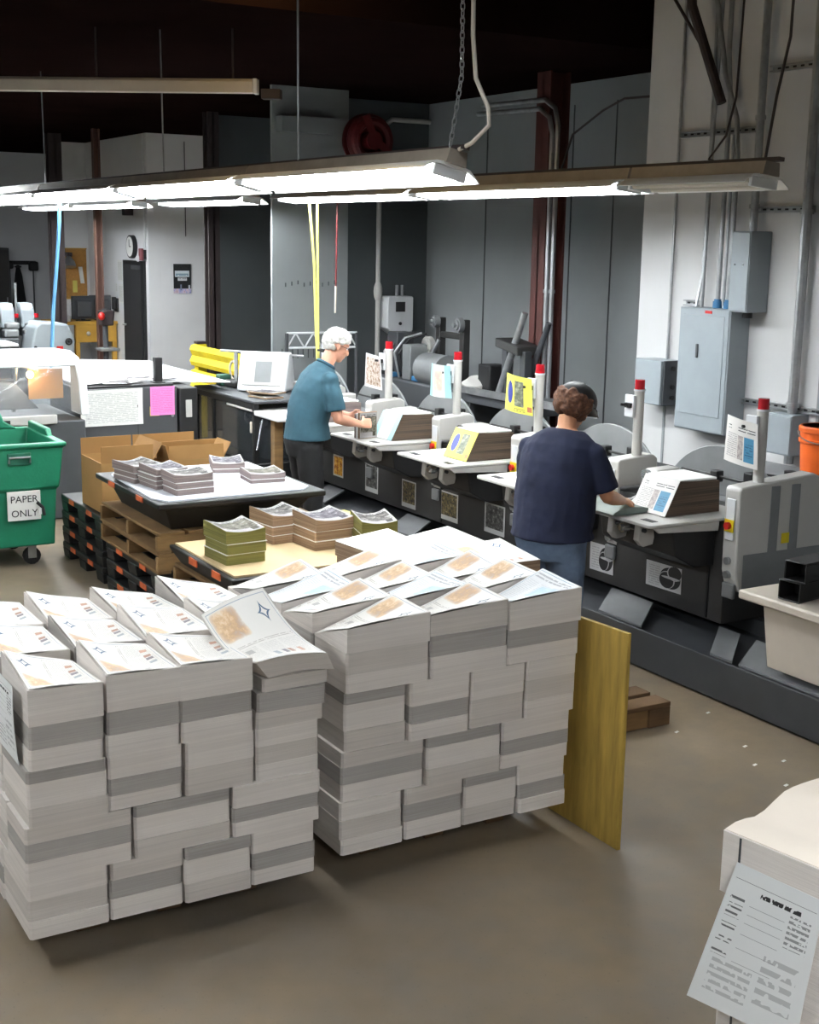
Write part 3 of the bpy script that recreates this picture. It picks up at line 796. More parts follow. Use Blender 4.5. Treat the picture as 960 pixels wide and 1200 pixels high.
pitch = 1.07
where = ['nearest the breaker panel', 'right behind the worker in navy', 'second beyond the worker in navy', 'third beyond the worker in navy', 'before the worker in teal', 'behind the worker in teal']
def pocket(k):
    o = pitch * k; ys = 5.40 + o
    T = Thing('feeder_pocket', 'grey feeder pocket with feed table and red lamp post, %s' % where[k], 'feeder', (5.6, ys, .6), 'feeder pockets of the gathering machine')
    # slab housing with tapered foot
    T.part('housing', MB().prism([(5.349, .55), (5.325, .62), (5.32, 1.09), (5.335, 1.108), (5.60, 1.125), (5.64, 1.10), (5.65, .932), (5.349, .932)] if k else [(5.36, .50), (5.325, .62), (5.32, 1.09), (5.335, 1.108), (5.90, 1.15), (5.97, 1.12), (6.04, .62), (6.04, .50)], 'y', ys, ys + .115), off_white, .01)
    if k == 0:
        for x_ in (5.56, 5.72): T.part('grey_rib', MB().box(x_, x_ + .07, ys - .006, ys - .0005, .56, 1.10), mid_grey, .003)  # upright ribs in plain grey paint
        T.part('grey_skirt', MB().box(5.37, 6.0, ys - .010, ys - .0065, .505, .72), mid_grey, .003)
        T.part('warning_label', MB().box(5.66, 5.72, ys - .0085, ys - .0065, .76, .82), yellow_p)
    T.part('foot_block', MB().box(5.322, 5.348, ys + .01, ys + .10, .46, .549), mid_grey, .008)
    T.part('control_strip', MB().box(5.312, 5.321, ys + .025, ys + .09, .80, 1.04), white_plastic, .004)
    b = T.part('stop_button', MB().cyl((5.313, ys + .057, .885), (5.285, ys + .057, .885), .021), red_btn)
    obj('button_plate', MB().box(5.306, 5.3125, ys + .022, ys + .092, .85, .92), yellow_p, b)
    for zz in (.60, .68): T.part('dial', MB().cyl((5.335, ys + .06, zz), (5.305, ys + .06, zz), .022), galv)
    # back plate with rounded top
    yc, R = ys + .115 + .475, .56
    poly = [(ys + .125, .932)]
    for i in range(17):
        a = math.radians(148 - i * (116 / 16))
        poly.append((yc + R * math.cos(a), .99 + R * (math.sin(a) - math.sin(math.radians(148))) * .93))
    poly = sorted(poly[1:], key=lambda p: p[0]); poly = [(poly[0][0], .932)] + poly + [(poly[-1][0], .932)]
    T.part('back_plate', MB().prism(poly, 'x', 5.74, 5.76), mid_grey, .004)
    # gauge rod across the plate, clamp and stem
    r = T.part('gauge_rod', MB().cyl((5.66, ys + .12, 1.065), (5.66, ys + .86, 1.065), .009), black_metal)
    T.part('rod_clamp', MB().box(5.63, 5.69, ys + .52, ys + .58, 1.03, 1.10), blackp, .006)
    T.part('side_gauge', MB().box(5.62, 5.70, ys + .22, ys + .29, .95, 1.13), blackp, .006)
    T.part('jogger_cover', MB().prism([(5.42, .932), (5.40, 1.03), (5.44, 1.07), (5.62, 1.075), (5.62, .932)], 'y', ys + .83, ys + .94), off_white, .01)
    T.part('jogger_knob', MB().cyl((5.41, ys + .885, 1.04), (5.375, ys + .885, 1.045), .028), chrome)
    # feed table with rounded corners and sloped side arm
    ya, yb = ys + .17, ys + .88
    a0 = 4.83
    arc1 = [(a0 + .035 + .035 * math.cos(math.radians(t)), ya + .035 + .035 * math.sin(math.radians(t))) for t in (180, 205, 230, 250, 270)]
    arc2 = [(a0 + .035 + .035 * math.cos(math.radians(t)), yb - .035 + .035 * math.sin(math.radians(t))) for t in (90, 110, 130, 155, 180)]
    t_ = T.part('feed_table', MB().prism(arc1 + [(5.62, ya), (5.62, yb)] + arc2, 'z', .885, .905), off_white, .005)
    for yy in (ya + .12, yb - .13): obj('table_slot', MB().box(4.90 - 5.6, 4.945 - 5.6, yy - .05 - ys, yy + .05 - ys, .9045 - .6, .907 - .6), blackp, t_)
    T.part('table_arm', MB().prism([(4.86, .884), (4.90, .855), (5.34, .83), (5.345, .884)], 'y', ya + .002, ya + .02), off_white, .003)
    T.part('lower_cover', MB().prism([(5.05, .70), (5.02, .882), (5.345, .882), (5.345, .62), (5.2, .62)], 'y', ya + .03, yb - .02), blackp, .008)
    for n_, yy in enumerate((ya + .20, ya + .44)):
        br = T.part('bracket', MB().prism([(4.93, .880), (4.92, .77), (4.96, .73), (5.03, .74), (5.06, .880)], 'y', yy, yy + .05), off_white, .006)
    T.part('clamp_knob', MB().cyl((4.93, ya + .32, .83), (4.89, ya + .32, .83), .03).cyl((4.89, ya + .32, .83), (4.875, ya + .32, .83), .018), chrome)
    T.part('clamp_shaft', MB().cyl((4.95, ya + .18, .83), (4.95, ya + .50, .83), .012), dark_grey)
    # lamp post
    yp = ys + .055
    T.part('post', MB().cyl((5.51, yp, 1.12), (5.51, yp, 1.535), .032, .032, 16), off_white)
    T.part('red_lens', MB().cyl((5.51, yp, 1.536), (5.51, yp, 1.597), .032, .031, 16), red_lamp)
    T.part('lamp_collar', MB().cyl((5.51, yp, 1.526), (5.51, yp, 1.5365), .037, .037, 16), white_plastic)
    c = T.part('clip_board', MB().box(5.455, 5.475, yp - .01, yp + .075, 1.36, 1.50), white_plastic, .004)
    T.part('clip', MB().box(5.437, 5.454, yp + .0, yp + .055, 1.42, 1.45).cyl((5.45, yp + .03, 1.435), (5.40, yp + .045, 1.44), .009), blackp)
    return T
for k in range(6): pocket(k)
# fix: button plates were given thing-local geometry through their button
for o in list(bpy.data.objects):
    if o.name.startswith('button_plate'):
        root = o.parent.parent
        for v in o.data.vertices: v.co -= root.location

# signature piles on the tables
def pile(name, label, yc, m_edge, page, w=.26, depth=.26, h=.2, x0=5.06, lean=.10, group=None, z=.907):
    """papers standing on edge against the pocket, front sheet leaning back"""
    T = Thing(name, label, 'printed sheets', (x0, yc, z), group)
    a, b = yc - w / 2, yc + w / 2
    T.part('sheet_pack', MB().prism([(x0, z), (x0 + lean, z + h), (x0 + lean + depth, z + h - .015), (x0 + lean + depth + .01, z)], 'y', a, b), m_edge, .004)
    T.part('front_sheet', MB().sheet(lambda u, v: (x0 - .006 + lean * v - .004 * math.sin(PI * u), b - (b - a) * u, z + .004 + h * v), 4, 4, .0015), page)
    T.part('top_fold', MB().box(x0 + lean + .004, x0 + lean + depth - .02, a + .006, b - .006, z + h - .008, z + h + .006), white_paper, .003)
    return T
pile('signature_pile', 'pile of printed signatures with blue block standing on the table nearest the breaker panel', 5.40 + .46, dark_edge, MAGAZINE, .30, .30, .20)
pile('signature_pile', 'pile of yellow sheets with a blue oval standing on a feed table', 5.40 + 2.14 + .42, dark_edge, YELLOW, .30, .30, .20)
pile('signature_pile', 'pile of pale aqua sheets standing on the feed table beside the worker in teal', 5.40 + 3.21 + .42, dark_edge, AQUA, .30, .28, .20)
pile('signature_pile', 'pile of collage sheets standing behind the hands of the worker in teal', 5.40 + 4.28 + .46, rainbow_edge, PHOTO, .26, .24, .17)
# a loose fan of sheets under the hands of the worker in navy
T = Thing('loose_sheets', 'loose fan of brown sheets on the feed table by the navy shirt worker', 'printed sheets', (5.1, 6.1, .907))
for i in range(5):
    M = Matrix.Translation((5.10 + .02 * i, 6.10 - .02 * i, .909 + .006 * i)) @ Matrix.Rotation(.25 * i - .4, 4, 'Z')
    T.part('sheet', MB().sheet(lambda u, v, M=M, i=i: M @ Vector((.24 * (u - .5), .17 * (v - .5), .02 * u * u * (i % 3))), 5, 4, .002), [PHOTO, white_paper, COVERS[0]][i % 3])
pad = [(4.80, .912), (4.82, .93), (4.9, .95), (5.02, .945), (5.12, .918), (5.12, .909), (4.82, .907)]
single('table_cover', 'grey green padded cover bulging over the corner of the near feed table', 'cover', MB().prism(pad, 'y', 5.86, 6.22), mat('grey green vinyl', (112, 122, 114), .5, 0, .06, 6), bevel=.012)

# sample sheets clipped on the posts
def sample(k, label, m, w, h, zc=1.36, dy=.0, tilt=0.0, curve=.015):
    yp = 5.455 + pitch * k + dy; x = 5.425
    return single('sample_sheet', label, 'paper', MB().sheet(lambda u, v: (x - curve * math.sin(PI * u) + .03 * (1 - v) * (u - .3), yp + w / 2 - w * u, zc - h / 2 + h * v + tilt * (u - .5)), 8, 6, .0015), m, group='sample sheets on the lamp posts')
sample(0, 'white sheet with a blue block clipped to the near lamp post', MAGAZINE, .24, .26, 1.345, .07, -.03)
sample(2, 'yellow sheet with a blue oval clipped to a lamp post', YELLOW, .30, .26, 1.38, .13, -.02, .03)
sample(3, 'pale aqua curled sheet clipped to a lamp post', AQUA, .27, .25, 1.37, .11, 0, .035)
sample(4, 'photo collage card clipped to the farthest lamp post in view', PHOTO, .25, .28, 1.34, .12, -.015, .004)
T = None
# prints taped on the charcoal front panel
def taped(yc, zc, w, h, m, label, rot=0.0):
    M = Matrix.Translation((5.3465, yc, zc)) @ Matrix.Rotation(rot, 4, 'X')
    return single('taped_print', label, 'paper', MB().sheet(lambda u, v: M @ Vector((-.002, w * (.5 - u), h * (v - .5))), 3, 3, .001), m, group='prints taped on the machine front')
taped(6.02, .455, .32, .155, BALL, 'print with a round ball taped on the machine front under the near table', -.02)
taped(6.62, .44, .24, .18, BALL, 'print with a round ball taped on the machine front beside the navy shirt worker', -.02)
taped(7.86, .46, .26, .22, DARKP[0], 'dark print taped on the machine front nearest the navy shirt worker')
taped(8.48, .44, .25, .22, DARKP[2], 'dark print with gold taped on the machine front, second from the navy shirt worker')
taped(9.09, .43, .22, .22, DARKP[3], 'greyish print taped on the machine front, third from the navy shirt worker')
taped(9.71, .46, .22, .24, DARKP[1], 'narrow grey print taped on the machine front beside the teal worker')
taped(10.32, .47, .19, .19, FRUIT, 'warm coloured print taped on the machine front behind the teal worker')

# beige end table with two black square tubes
T = Thing('side_table', 'beige end table joined to the machine at the right', 'table', (5.1, 4.4, .3))
T.part('table_top', MB().box(4.88, 5.345, 3.85, 4.92, .645, .695), cream, .012)
T.part('support_panel', MB().prism([(5.00, .29), (4.94, .644), (5.344, .644), (5.344, .365)], 'y', 3.9, 4.80), cream, .008)
def square_tube(z, label, dy):
    poly_o = [(-.065, 0), (.065, 0), (.065, .105), (-.065, .105)]
    T = Thing('square_tube', label, 'metal tube', (5.1, 4.66 + dy, z), 'black square tubes')
    M = Matrix.Translation((5.06, 4.62 + dy, z)) @ Matrix.Rotation(math.radians(8), 4, 'Z')
    mb = MB(); L = .13; t = .008
    for a, b, c_, d_ in ((-.065, .065, 0, t), (-.065, .065, .105 - t, .105), (-.065, -.065 + t, t, .105 - t), (.065 - t, .065, t, .105 - t)):
        mb.box(-L, L, a, b, c_, d_)
    T.part('tube_body', mb.xf(M), black_metal, .004)
    T.part('inner_stop', MB().box(.0, .01, -.057, .057, t, .105 - t).xf(M), blackp)
square_tube(.696, 'lower black square tube lying on the beige end table', .02)
square_tube(.802, 'upper black square tube resting on another one on the beige table', -.01)
T = Thing('clamp_arm', 'black cranked clamp arm standing on the beige end table', 'clamp', (5.2, 4.40, .696))
T.part('arm', MB().tube([(5.18, 4.46, .74), (5.16, 4.40, .80), (5.18, 4.32, .84), (5.2, 4.1, .86)], .024, 8), blackp)
T.part('arm_base', MB().box(5.13, 5.23, 4.42, 4.52, .696, .78), blackp, .01)
# ------------------------------------------------------------------ things on the right wall
T = Thing('breaker_panel', 'large grey breaker panel with a small red tag on the white wall', 'electrical panel', (6.9, 7.38, 1.08))
T.part('cabinet', MB().box(6.81, 6.999, 7.12, 7.65, 1.08, 1.98), grey_box, .006)
dd = T.part('panel_door', MB().box(6.798, 6.8095, 7.17, 7.60, 1.20, 1.93), grey_box, .004)
T.part('latch', MB().box(6.786, 6.7975, 7.42, 7.44, 1.62, 1.72), dark_grey, .003)
T.part('red_tag', MB().box(6.795, 6.8, 7.30, 7.37, 1.945, 1.965), red_btn)
T.part('cover_rim', MB().box(6.803, 6.8098, 7.13, 7.64, 1.09, 1.97), grey_box, .003)
T = Thing('disconnect_box', 'tall narrow grey electrical box above the corner of the breaker panel', 'electrical box', (6.9, 7.02, 1.97))
T.part('cabinet', MB().box(6.80, 6.999, 6.96, 7.14, 1.97, 2.53), grey_box, .006)
T.part('cover_plate', MB().box(6.792, 6.7995, 6.965, 7.135, 1.98, 2.52), grey_box, .003)
T.part('cover_screw', MB().cyl((6.793, 7.09, 2.30), (6.786, 7.09, 2.30), .006), chrome); T.part('cover_screw', MB().cyl((6.793, 7.01, 2.30), (6.786, 7.01, 2.30), .006), chrome)
T.part('cable_gland', MB().cyl((6.88, 7.03, 1.97), (6.88, 7.03, 1.93), .035), blackp)
T = Thing('transformer_box', 'grey control box with a dark side left of the breaker panel', 'electrical box', (6.9, 7.95, 1.2))
T.part('cabinet', MB().box(6.80, 6.999, 7.82, 8.12, 1.22, 1.56), grey_box, .006)
T.part('side_plate', MB().box(6.82, 6.98, 7.80, 7.8195, 1.22, 1.56), dark_grey, .003)
for zz in (1.28, 1.36, 1.50): T.part('side_knob', MB().cyl((6.90, 7.80, zz), (6.90, 7.785, zz), .018), blackp)
T = Thing('meter_box', 'plain grey box on the wall left of the orange bucket', 'electrical box', (6.9, 6.6, 1.0))
T.part('cabinet', MB().box(6.84, 6.999, 6.50, 6.72, 1.02, 1.30), grey_box, .006)
T.part('cover_plate', MB().box(6.833, 6.8395, 6.505, 6.715, 1.03, 1.29), grey_box, .003)
def strut(y0, y1, z, label):
    T = Thing('strut_channel', label, 'wall strut', (6.98, (y0 + y1) / 2, z), 'strut channels on the white wall')
    T.part('channel', MB().box(6.965, 6.999, y0, y1, z - .022, z - .012).box(6.965, 6.999, y0, y1, z + .012, z + .022).box(6.992, 6.999, y0, y1, z - .012, z + .012), galv)
    mb = MB(); n = int((y1 - y0) / .07)
    for i in range(n): mb.box(6.989, 6.9925, y0 + .03 + i * .07, y0 + .06 + i * .07, z - .006, z + .006)
    T.part('channel_slots', mb, blackp)
strut(7.16, 7.96, 3.23, 'upper slotted strut behind the bundle of conduits')
strut(6.58, 7.08, 2.68, 'slotted strut beside the tall narrow box')
strut(6.2, 7.16, 1.33, 'slotted strut low beside the breaker panel')
strut(5.9, 7.06, 3.62, 'topmost slotted strut at the right edge of the view')
strut(7.65, 7.80, 2.00, 'short strut at the upper corner of the breaker panel')
def conduit(pts, r, label, m=galv, straps=()):
    T = Thing('conduit_pipe', label, 'conduit', pts[0], 'conduits on the white wall')
    T.part('pipe', MB().tube(pts, r, 10), m)
    for z in straps: T.part('strap', MB().cyl((pts[0][0], pts[0][1], z - .015), (pts[0][0], pts[0][1], z + .015), r * 1.35), galv)
    return T
conduit([(6.93, 7.08, 2.53), (6.93, 7.08, 6.0)], .028, 'thick conduit rising from the tall narrow box', straps=(2.7, 3.3))
conduit([(6.94, 6.60, .95), (6.94, 6.60, 6.0)], .034, 'thick conduit near the right edge of the view', straps=(1.36, 2.66))
conduit([(6.9, 7.585, 1.98), (6.95, 7.585, 2.2), (6.95, 7.585, 3.2), (6.95, 7.62, 6.0)], .012, 'thin conduit above the breaker panel, first from the door hinge side')
conduit([(6.92, 7.545, 1.98), (6.93, 7.545, 3.2), (6.93, 7.48, 6.0)], .014, 'thin conduit above the breaker panel, second of the bundle')
conduit([(6.92, 7.38, 2.02), (6.92, 7.38, 3.45), (6.92, 7.42, 3.75), (6.92, 7.44, 6.0)], .018, 'conduit with a blue fitting, inner one of the bundle')
conduit([(6.92, 7.27, 2.02), (6.92, 7.27, 3.05), (6.92, 7.30, 3.3), (6.90, 7.42, 3.62), (6.88, 7.60, 4.4), (6.88, 7.66, 6.0)], .018, 'bent conduit with a blue fitting leaning across the bundle')
conduit([(6.92, 7.32, 2.0), (6.92, 7.32, 3.2)], .012, 'short conduit between the two blue fittings')
conduit([(6.97, 7.95, 1.56), (6.97, 7.95, 3.15), (6.97, 7.97, 6.0)], .010, 'thin conduit rising from the control box')
conduit([(6.915, 7.46, 3.42), (6.80, 7.70, 4.1), (6.75, 7.8, 6.0)], .036, 'fat slanting conduit near the ceiling', dark_steel)
conduit([(6.95, 7.56, 3.55), (6.95, 7.75, 3.85), (6.95, 8.1, 4.25), (6.95, 8.3, 4.4)], .012, 'slanting thin conduit leading up to the dark panel', dark_steel)
for y, l in ((7.38, 'blue fitting on the panel top, inner one'), (7.27, 'blue fitting on the panel top, outer one')):
    single('conduit_fitting', l, 'fitting', MB().cyl((6.92, y, 1.981), (6.92, y, 2.03), .034).cyl((6.92, y, 2.03), (6.92, y, 2.045), .026), blue_p, group='blue conduit fittings')
# electric riser beside the steel column
for dx, dy, l in ((7.205, 9.88, 'bright conduit beside the red brown column'), (7.205, 9.80, 'second bright conduit beside the red brown column')):
    e_ = .07 if dy < 9.85 else 0
    T = Thing('conduit_pipe', l, 'conduit', (dx, dy, 0), 'conduits by the column')
    T.part('pipe', MB().tube([(dx, dy, 0), (dx, dy, 3.35 + e_), (dx, dy + .05, 3.5 + e_), (dx, dy + .2, 3.58 + e_), (dx, dy + 1.2, 3.6 + e_)], .022, 10), galv)
    T.part('strap', MB().cyl((dx, dy, 1.98), (dx, dy, 2.01), .03), galv)
# bent cable loops near the dark panel
single('looped_cable', 'dark cable sagging across the grey recess under the dark panel', 'cable', MB().tube([(7.32, 9.97, 2.9), (7.33, 9.75, 3.35), (7.3, 9.3, 3.52), (7.2, 8.9, 3.58), (7.13, 8.5, 3.56), (7.1, 8.375, 3.45), (7.1, 8.362, .02)], .010, 8), dark_steel)
single('panel_cable', 'thin dark cable hanging past the unlit strip light at right', 'cable', MB().tube([(6.6, 6.95, 6.0), (6.6, 6.96, 4.2), (6.55, 6.93, 3.4), (6.5, 6.95, 3.15), (6.45, 7.05, 3.0), (6.895, 7.08, 2.9)], .008, 6), dark_steel)

# cabinet behind the row carrying the bucket
T = Thing('rear_bench', 'grey bench along the white wall behind the feeder row', 'bench', (6.68, 5.9, 0))
T.part('bench_top', MB().box(6.42, 6.94, 4.8, 7.0, .90, .94), mid_grey, .006)
for y in (4.9, 6.9):
    for x in (6.46, 6.88): T.part('leg', MB().box(x - .02, x + .02, y - .02, y + .02, 0, .90), dark_grey)
T = Thing('bucket', 'orange plastic bucket with a white square emblem on the rear bench', 'bucket', (6.62, 5.98, .94))
bx, by = 6.62, 6.00
prof = [(.135, .941), (.15, 1.16), (.152, 1.20), (.164, 1.205), (.164, 1.225), (.155, 1.23), (.156, 1.27), (.166, 1.275), (.166, 1.30), (.158, 1.31)]
T.part('bucket_body', MB().loft([((bx, by, z), r, r) for r, z in prof] + [((bx, by, 1.31), .148, .148), ((bx, by, .96), .128, .128)], 28), orange_p)
em = MB(); vdir = math.atan2(-by, -bx)
def cylp(a, z, r=.1495): return Vector((bx + (r + (z - 1.06) * .06) * math.cos(a), by + (r + (z - 1.06) * .06) * math.sin(a), z))
a0 = vdir + .35
def cstrip(a, b, z0, z1): em.sheet(lambda u, v: cylp(a + (b - a) * u, z0 + (z1 - z0) * v), 6, 2, .001)
for (a, b, z0, z1) in ((-.45, .45, .985, .993), (-.45, .45, 1.15, 1.158), (-.45, -.40, .993, 1.15), (.40, .45, .993, 1.15)): cstrip(a0 + a, a0 + b, z0, z1)
for i in range(4):   # slanted lettering strokes
    b0 = -.34 + i * .17
    em.sheet(lambda u, v, b0=b0: cylp(a0 + b0 + .06 * u + .10 * v, 1.0 + .06 * (i + 0) * .4 + .07 * v + .02 * u), 3, 3, .001)
    em.sheet(lambda u, v, b0=b0: cylp(a0 + b0 + .14 * u, 1.03 + .024 * i + .018 * v + .03 * u), 3, 3, .001)
T.part('emblem', em, white_plastic)
T.part('handle', MB().tube([(bx + .17 * math.cos(t), by + .17 * math.sin(t), 1.27 - .06 * math.sin((t - vdir) * 1.0 + PI / 2)) for t in [vdir - PI / 2 + PI * i / 12 for i in range(13)]], .004, 6), galv)
single('cap_jar', 'small black cap beside the orange bucket', 'cap', MB().cyl((6.50, 6.16, .941), (6.50, 6.16, 1.0), .04, .038), blackp)
single('floor_cord', 'black cord trailing over the rear bench in front of the bucket', 'cord', MB().tube([(6.46, 6.35, .95), (6.5, 6.1, .955), (6.6, 5.7, .95), (6.8, 5.2, .95)], .008, 6), rubber)
# ------------------------------------------------------------------ machines in the recess
T = Thing('rear_machine', 'dark stitching machine with reels behind the feeder row', 'machine', (7.1, 10.9, 0))
T.part('frame', MB().box(6.7, 7.6, 10.6, 12.2, 0, 1.05), dark_grey, .02)
T.part('reel_stand', MB().box(7.16, 7.24, 11.17, 11.25, 1.05, 1.66).box(7.16, 7.24, 11.62, 11.70, 1.05, 1.66).box(7.17, 7.23, 11.25, 11.62, 1.46, 1.52), charcoal, .01)
for y, z, r in ((11.65, 1.62, .06), (11.21, 1.61, .075), (11.78, 1.36, .10)):
    f = T.part('wire_reel', MB().cyl((7.155, y, z), (7.10, y, z), r, r * .96, 22).cyl((7.10, y, z), (7.085, y, z), r * .7, r * .66, 22), mid_grey if r < .09 else off_white)
    obj('reel_hub', MB().cyl((7.085 - 7.1, y - 10.9, z), (7.06 - 7.1, y - 10.9, z), r * .30), galv, f)
T.part('guide_arm', MB().tube([(7.0, 11.6, 1.05), (6.98, 11.62, 1.25), (7.0, 11.5, 1.3), (7.05, 11.45, 1.45)], .02), galv)
T.part('motor_drum', MB().cyl((6.85, 11.35, 1.18), (6.85, 10.95, 1.18), .16, .16, 20), mid_grey)
T.part('terminal_box', MB().box(6.75, 6.95, 11.5, 11.66, 1.051, 1.4), mid_grey, .01)
T.part('stitch_head', MB().box(6.8, 7.0, 11.85, 12.05, 1.051, 1.5), dark_grey, .01)
for y in (11.9, 11.4): T.part('blue_valve', MB().box(6.74, 6.84, y - .06, y + .06, 1.051, 1.1), blue_p, .01)
for i in range(4): T.part('air_tube', MB().tube([(6.8, 12.0 - .1 * i, 1.05), (6.75, 12.02 - .1 * i, 1.3), (6.85, 11.98 - .1 * i, 1.45), (7.0, 11.9 - .1 * i, 1.5)], .012), blackp if i % 2 else galv)
T = Thing('rear_feeder', 'rear conveyor frame with two slanted tubes behind the feeder row', 'machine', (7.0, 10.2, 0))
T.part('conveyor_bed', MB().box(6.75, 7.25, 9.3, 10.58, .95, 1.04), dark_grey, .01)
for y in (9.4, 10.45):
    for x in (6.8, 7.2): T.part('leg', MB().box(x - .025, x + .025, y - .025, y + .025, 0, .95), dark_grey)
T.part('slanted_tube', MB().cyl((6.95, 10.22, 1.04), (7.02, 9.94, 1.80), .035, .03), galv)
T.part('slanted_tube', MB().cyl((7.1, 10.05, 1.04), (7.16, 9.76, 1.72), .03, .025), dark_grey)
T.part('tube_yoke', MB().prism([(9.90, 1.42), (10.26, 1.48), (10.26, 1.56), (9.90, 1.50)], 'x', 6.92, 7.18), charcoal, .01)
T.part('yoke_post', MB().box(6.98, 7.06, 9.86, 9.94, 1.04, 1.46).box(6.96, 7.04, 10.12, 10.2, 1.04, 1.46), dark_grey, .006)
T.part('drive_box', MB().box(6.9, 7.1, 10.30, 10.5, 1.04, 1.30), blackp, .012)
T.part('motor_cover', MB().loft([((6.88, 10.52, 1.041), .10, .12), ((6.88, 10.52, 1.12), .11, .13), ((6.87, 10.50, 1.155), .06, .08)], 18), off_white)
T.part('hand_lever', MB().tube([(6.9, 9.2, 1.04), (6.88, 9.15, 1.2), (6.9, 9.05, 1.28), (6.92, 8.98, 1.26)], .015), blackp)
T.part('side_rail', MB().box(6.72, 6.76, 8.5, 10.5, 1.04, 1.10), galv)
# wall dispenser and bent riser
T = Thing('wall_dispenser', 'white wall cabinet with a small dark screen on the dark recess wall', 'dispenser', (7.55, 13.2, 1.38))
T.part('case', MB().prism([(7.38, 1.45), (7.38, 1.79), (7.40, 1.80), (7.69, 1.80), (7.71, 1.79), (7.71, 1.42), (7.62, 1.38), (7.48, 1.38)], 'y', 13.08, 13.298), white_plastic, .012)
T.part('screen', MB().box(7.48, 7.60, 13.07, 13.08, 1.63, 1.74), ink, .004)
T.part('key_dot', MB().cyl((7.54, 13.08, 1.50), (7.54, 13.068, 1.50), .018), ink)
T.part('top_nozzle', MB().cyl((7.56, 13.2, 1.80), (7.56, 13.2, 1.92), .02).cyl((7.63, 13.2, 1.80), (7.63, 13.2, 1.92), .02), galv)
T = Thing('riser_pipe', 'pale riser pipe bending over beside the red hose reel', 'pipe', (7.33, 13.22, 0))
T.part('pipe', MB().tube([(7.33, 13.22, 0), (7.33, 13.22, 3.45), (7.36, 13.22, 3.62), (7.47, 13.2, 3.74 - .04), (7.6, 13.2, 3.70), (7.95, 13.2, 3.70)], .028, 10), off_white)
T.part('coupling', MB().ell((7.33, 13.22, 1.85), (.05, .05, .12)), off_white)
# red hose reel
T = Thing('hose_reel', 'round red hose reel hanging high on the grey wall', 'hose reel', (6.74, 12.5, 3.4))
T.part('hose_coil', MB().torus((6.74, 12.40, 3.40), .19, .05, 'y').torus((6.74, 12.33, 3.40), .185, .05, 'y').torus((6.74, 12.36, 3.40), .23, .035, 'y'), hose_red)
T.part('side_disc', MB().cyl((6.74, 12.46, 3.40), (6.74, 12.44, 3.40), .27, .27, 32), hose_red)
T.part('hub', MB().cyl((6.74, 12.44, 3.40), (6.74, 12.26, 3.40), .09, .09, 20), hose_red)
T.part('spoke_plate', MB().prism([(6.71, 3.40), (6.60, 3.62), (6.68, 3.66), (6.78, 3.42)], 'y', 12.262, 12.275).prism([(6.74, 3.37), (6.90, 3.24), (6.95, 3.30), (6.78, 3.43)], 'y', 12.262, 12.275), hose_red)
T.part('wall_arm', MB().box(6.70, 6.78, 12.461, 13.29, 3.48, 3.52), dark_steel)
# pier details, hanging hoses
sv = MB()
for i in range(9): sv.box(5.9 + i * .07, 5.912 + i * .07, 12.594, 12.601, 1.93 + .012 * (i % 3), 1.97 + .012 * (i % 3))
for i in range(8): sv.box(5.86 + i * .06, 5.87 + i * .06, 12.594, 12.601, 1.20, 1.30)
struct('trim_5', sv, slate_wall)
struct('trim_6', MB().box(5.8, 6.4, 12.45, 12.59, 3.45, 3.6), grey_wall)
hs = Thing('air_hose', 'pale yellow air hose hanging in a loop from the rear light line', 'hose', (5.44, 11.0, 1.3))
hs.part('hose', MB().tube([(5.40, 11.02, 2.74), (5.44, 11.0, 2.2), (5.46, 11.0, 1.6), (5.47, 10.98, 1.28)], .013).tube([(5.47, 11.0, 2.74), (5.475, 11.0, 2.2), (5.475, 10.98, 1.28)], .013), hose_yellow)
hs = Thing('pull_cord', 'thin red cord with a brass end hanging before the grey pier', 'cord', (5.66, 11.0, 1.7))
hs.part('cord', MB().tube([(5.67, 11.0, 2.74), (5.66, 11.0, 2.0)], .008), hose_red)
hs.part('cord_end', MB().cyl((5.66, 11.0, 2.0), (5.655, 11.0, 1.76), .012, .009), cream)
single('power_drop', 'pale blue power cable hanging from the front strip lights', 'cable', MB().tube([(3.6, 12.56, 2.76), (3.6, 12.6, 2.5), (3.6, 12.7, 2.2), (3.6, 12.9, 1.7), (3.6, 13.05, 1.12)], .018), hose_blue)
# yellow guard rail
T = Thing('guard_rail', 'yellow two rail guard barrier in front of the brown column', 'guard rail', (6.0, 14.5, 0))
for y in (13.7, 15.35):
    T.part('post', MB().box(6.0, 6.12, y - .06, y + .06, 0, 1.14), yellow_p, .01)
    T.part('post_cap', MB().box(5.997, 6.123, y - .063, y + .063, 1.1405, 1.17), dark_steel, .008)
for z in (.70, 1.0):
    prof = [(6.0, -.13), (5.97, -.12), (5.95, -.07), (5.98, 0), (5.95, .07), (5.97, .12), (6.0, .13)]
    T.part('rail', MB().prism([(x, z + h) for x, h in prof], 'y', 13.62, 15.43), yellow_p)
# white lattice truss lying at the wall
T = Thing('lattice_truss', 'short white lattice truss behind the control screen', 'truss', (6.2, 12.4, 1.2))
a, b = Vector((5.85, 12.45, 1.32)), Vector((6.60, 12.35, 1.32))
for dz in (0, .15): T.part('chord', MB().cyl(a + Vector((0, 0, dz)), b + Vector((0, 0, dz)), .012), white_plastic)
for i in range(8):
    p, q = a.lerp(b, i / 8), a.lerp(b, (i + 1) / 8); d0_, d1_ = (0, .15) if i % 2 == 0 else (.15, 0)
    T.part('lattice_bar', MB().cyl(p + Vector((0, 0, d0_)), q + Vector((0, 0, d1_)), .009), white_plastic)
for p in (a, b): T.part('truss_leg', MB().cyl((p.x, p.y, 0), (p.x, p.y, 1.47), .02), dark_grey)
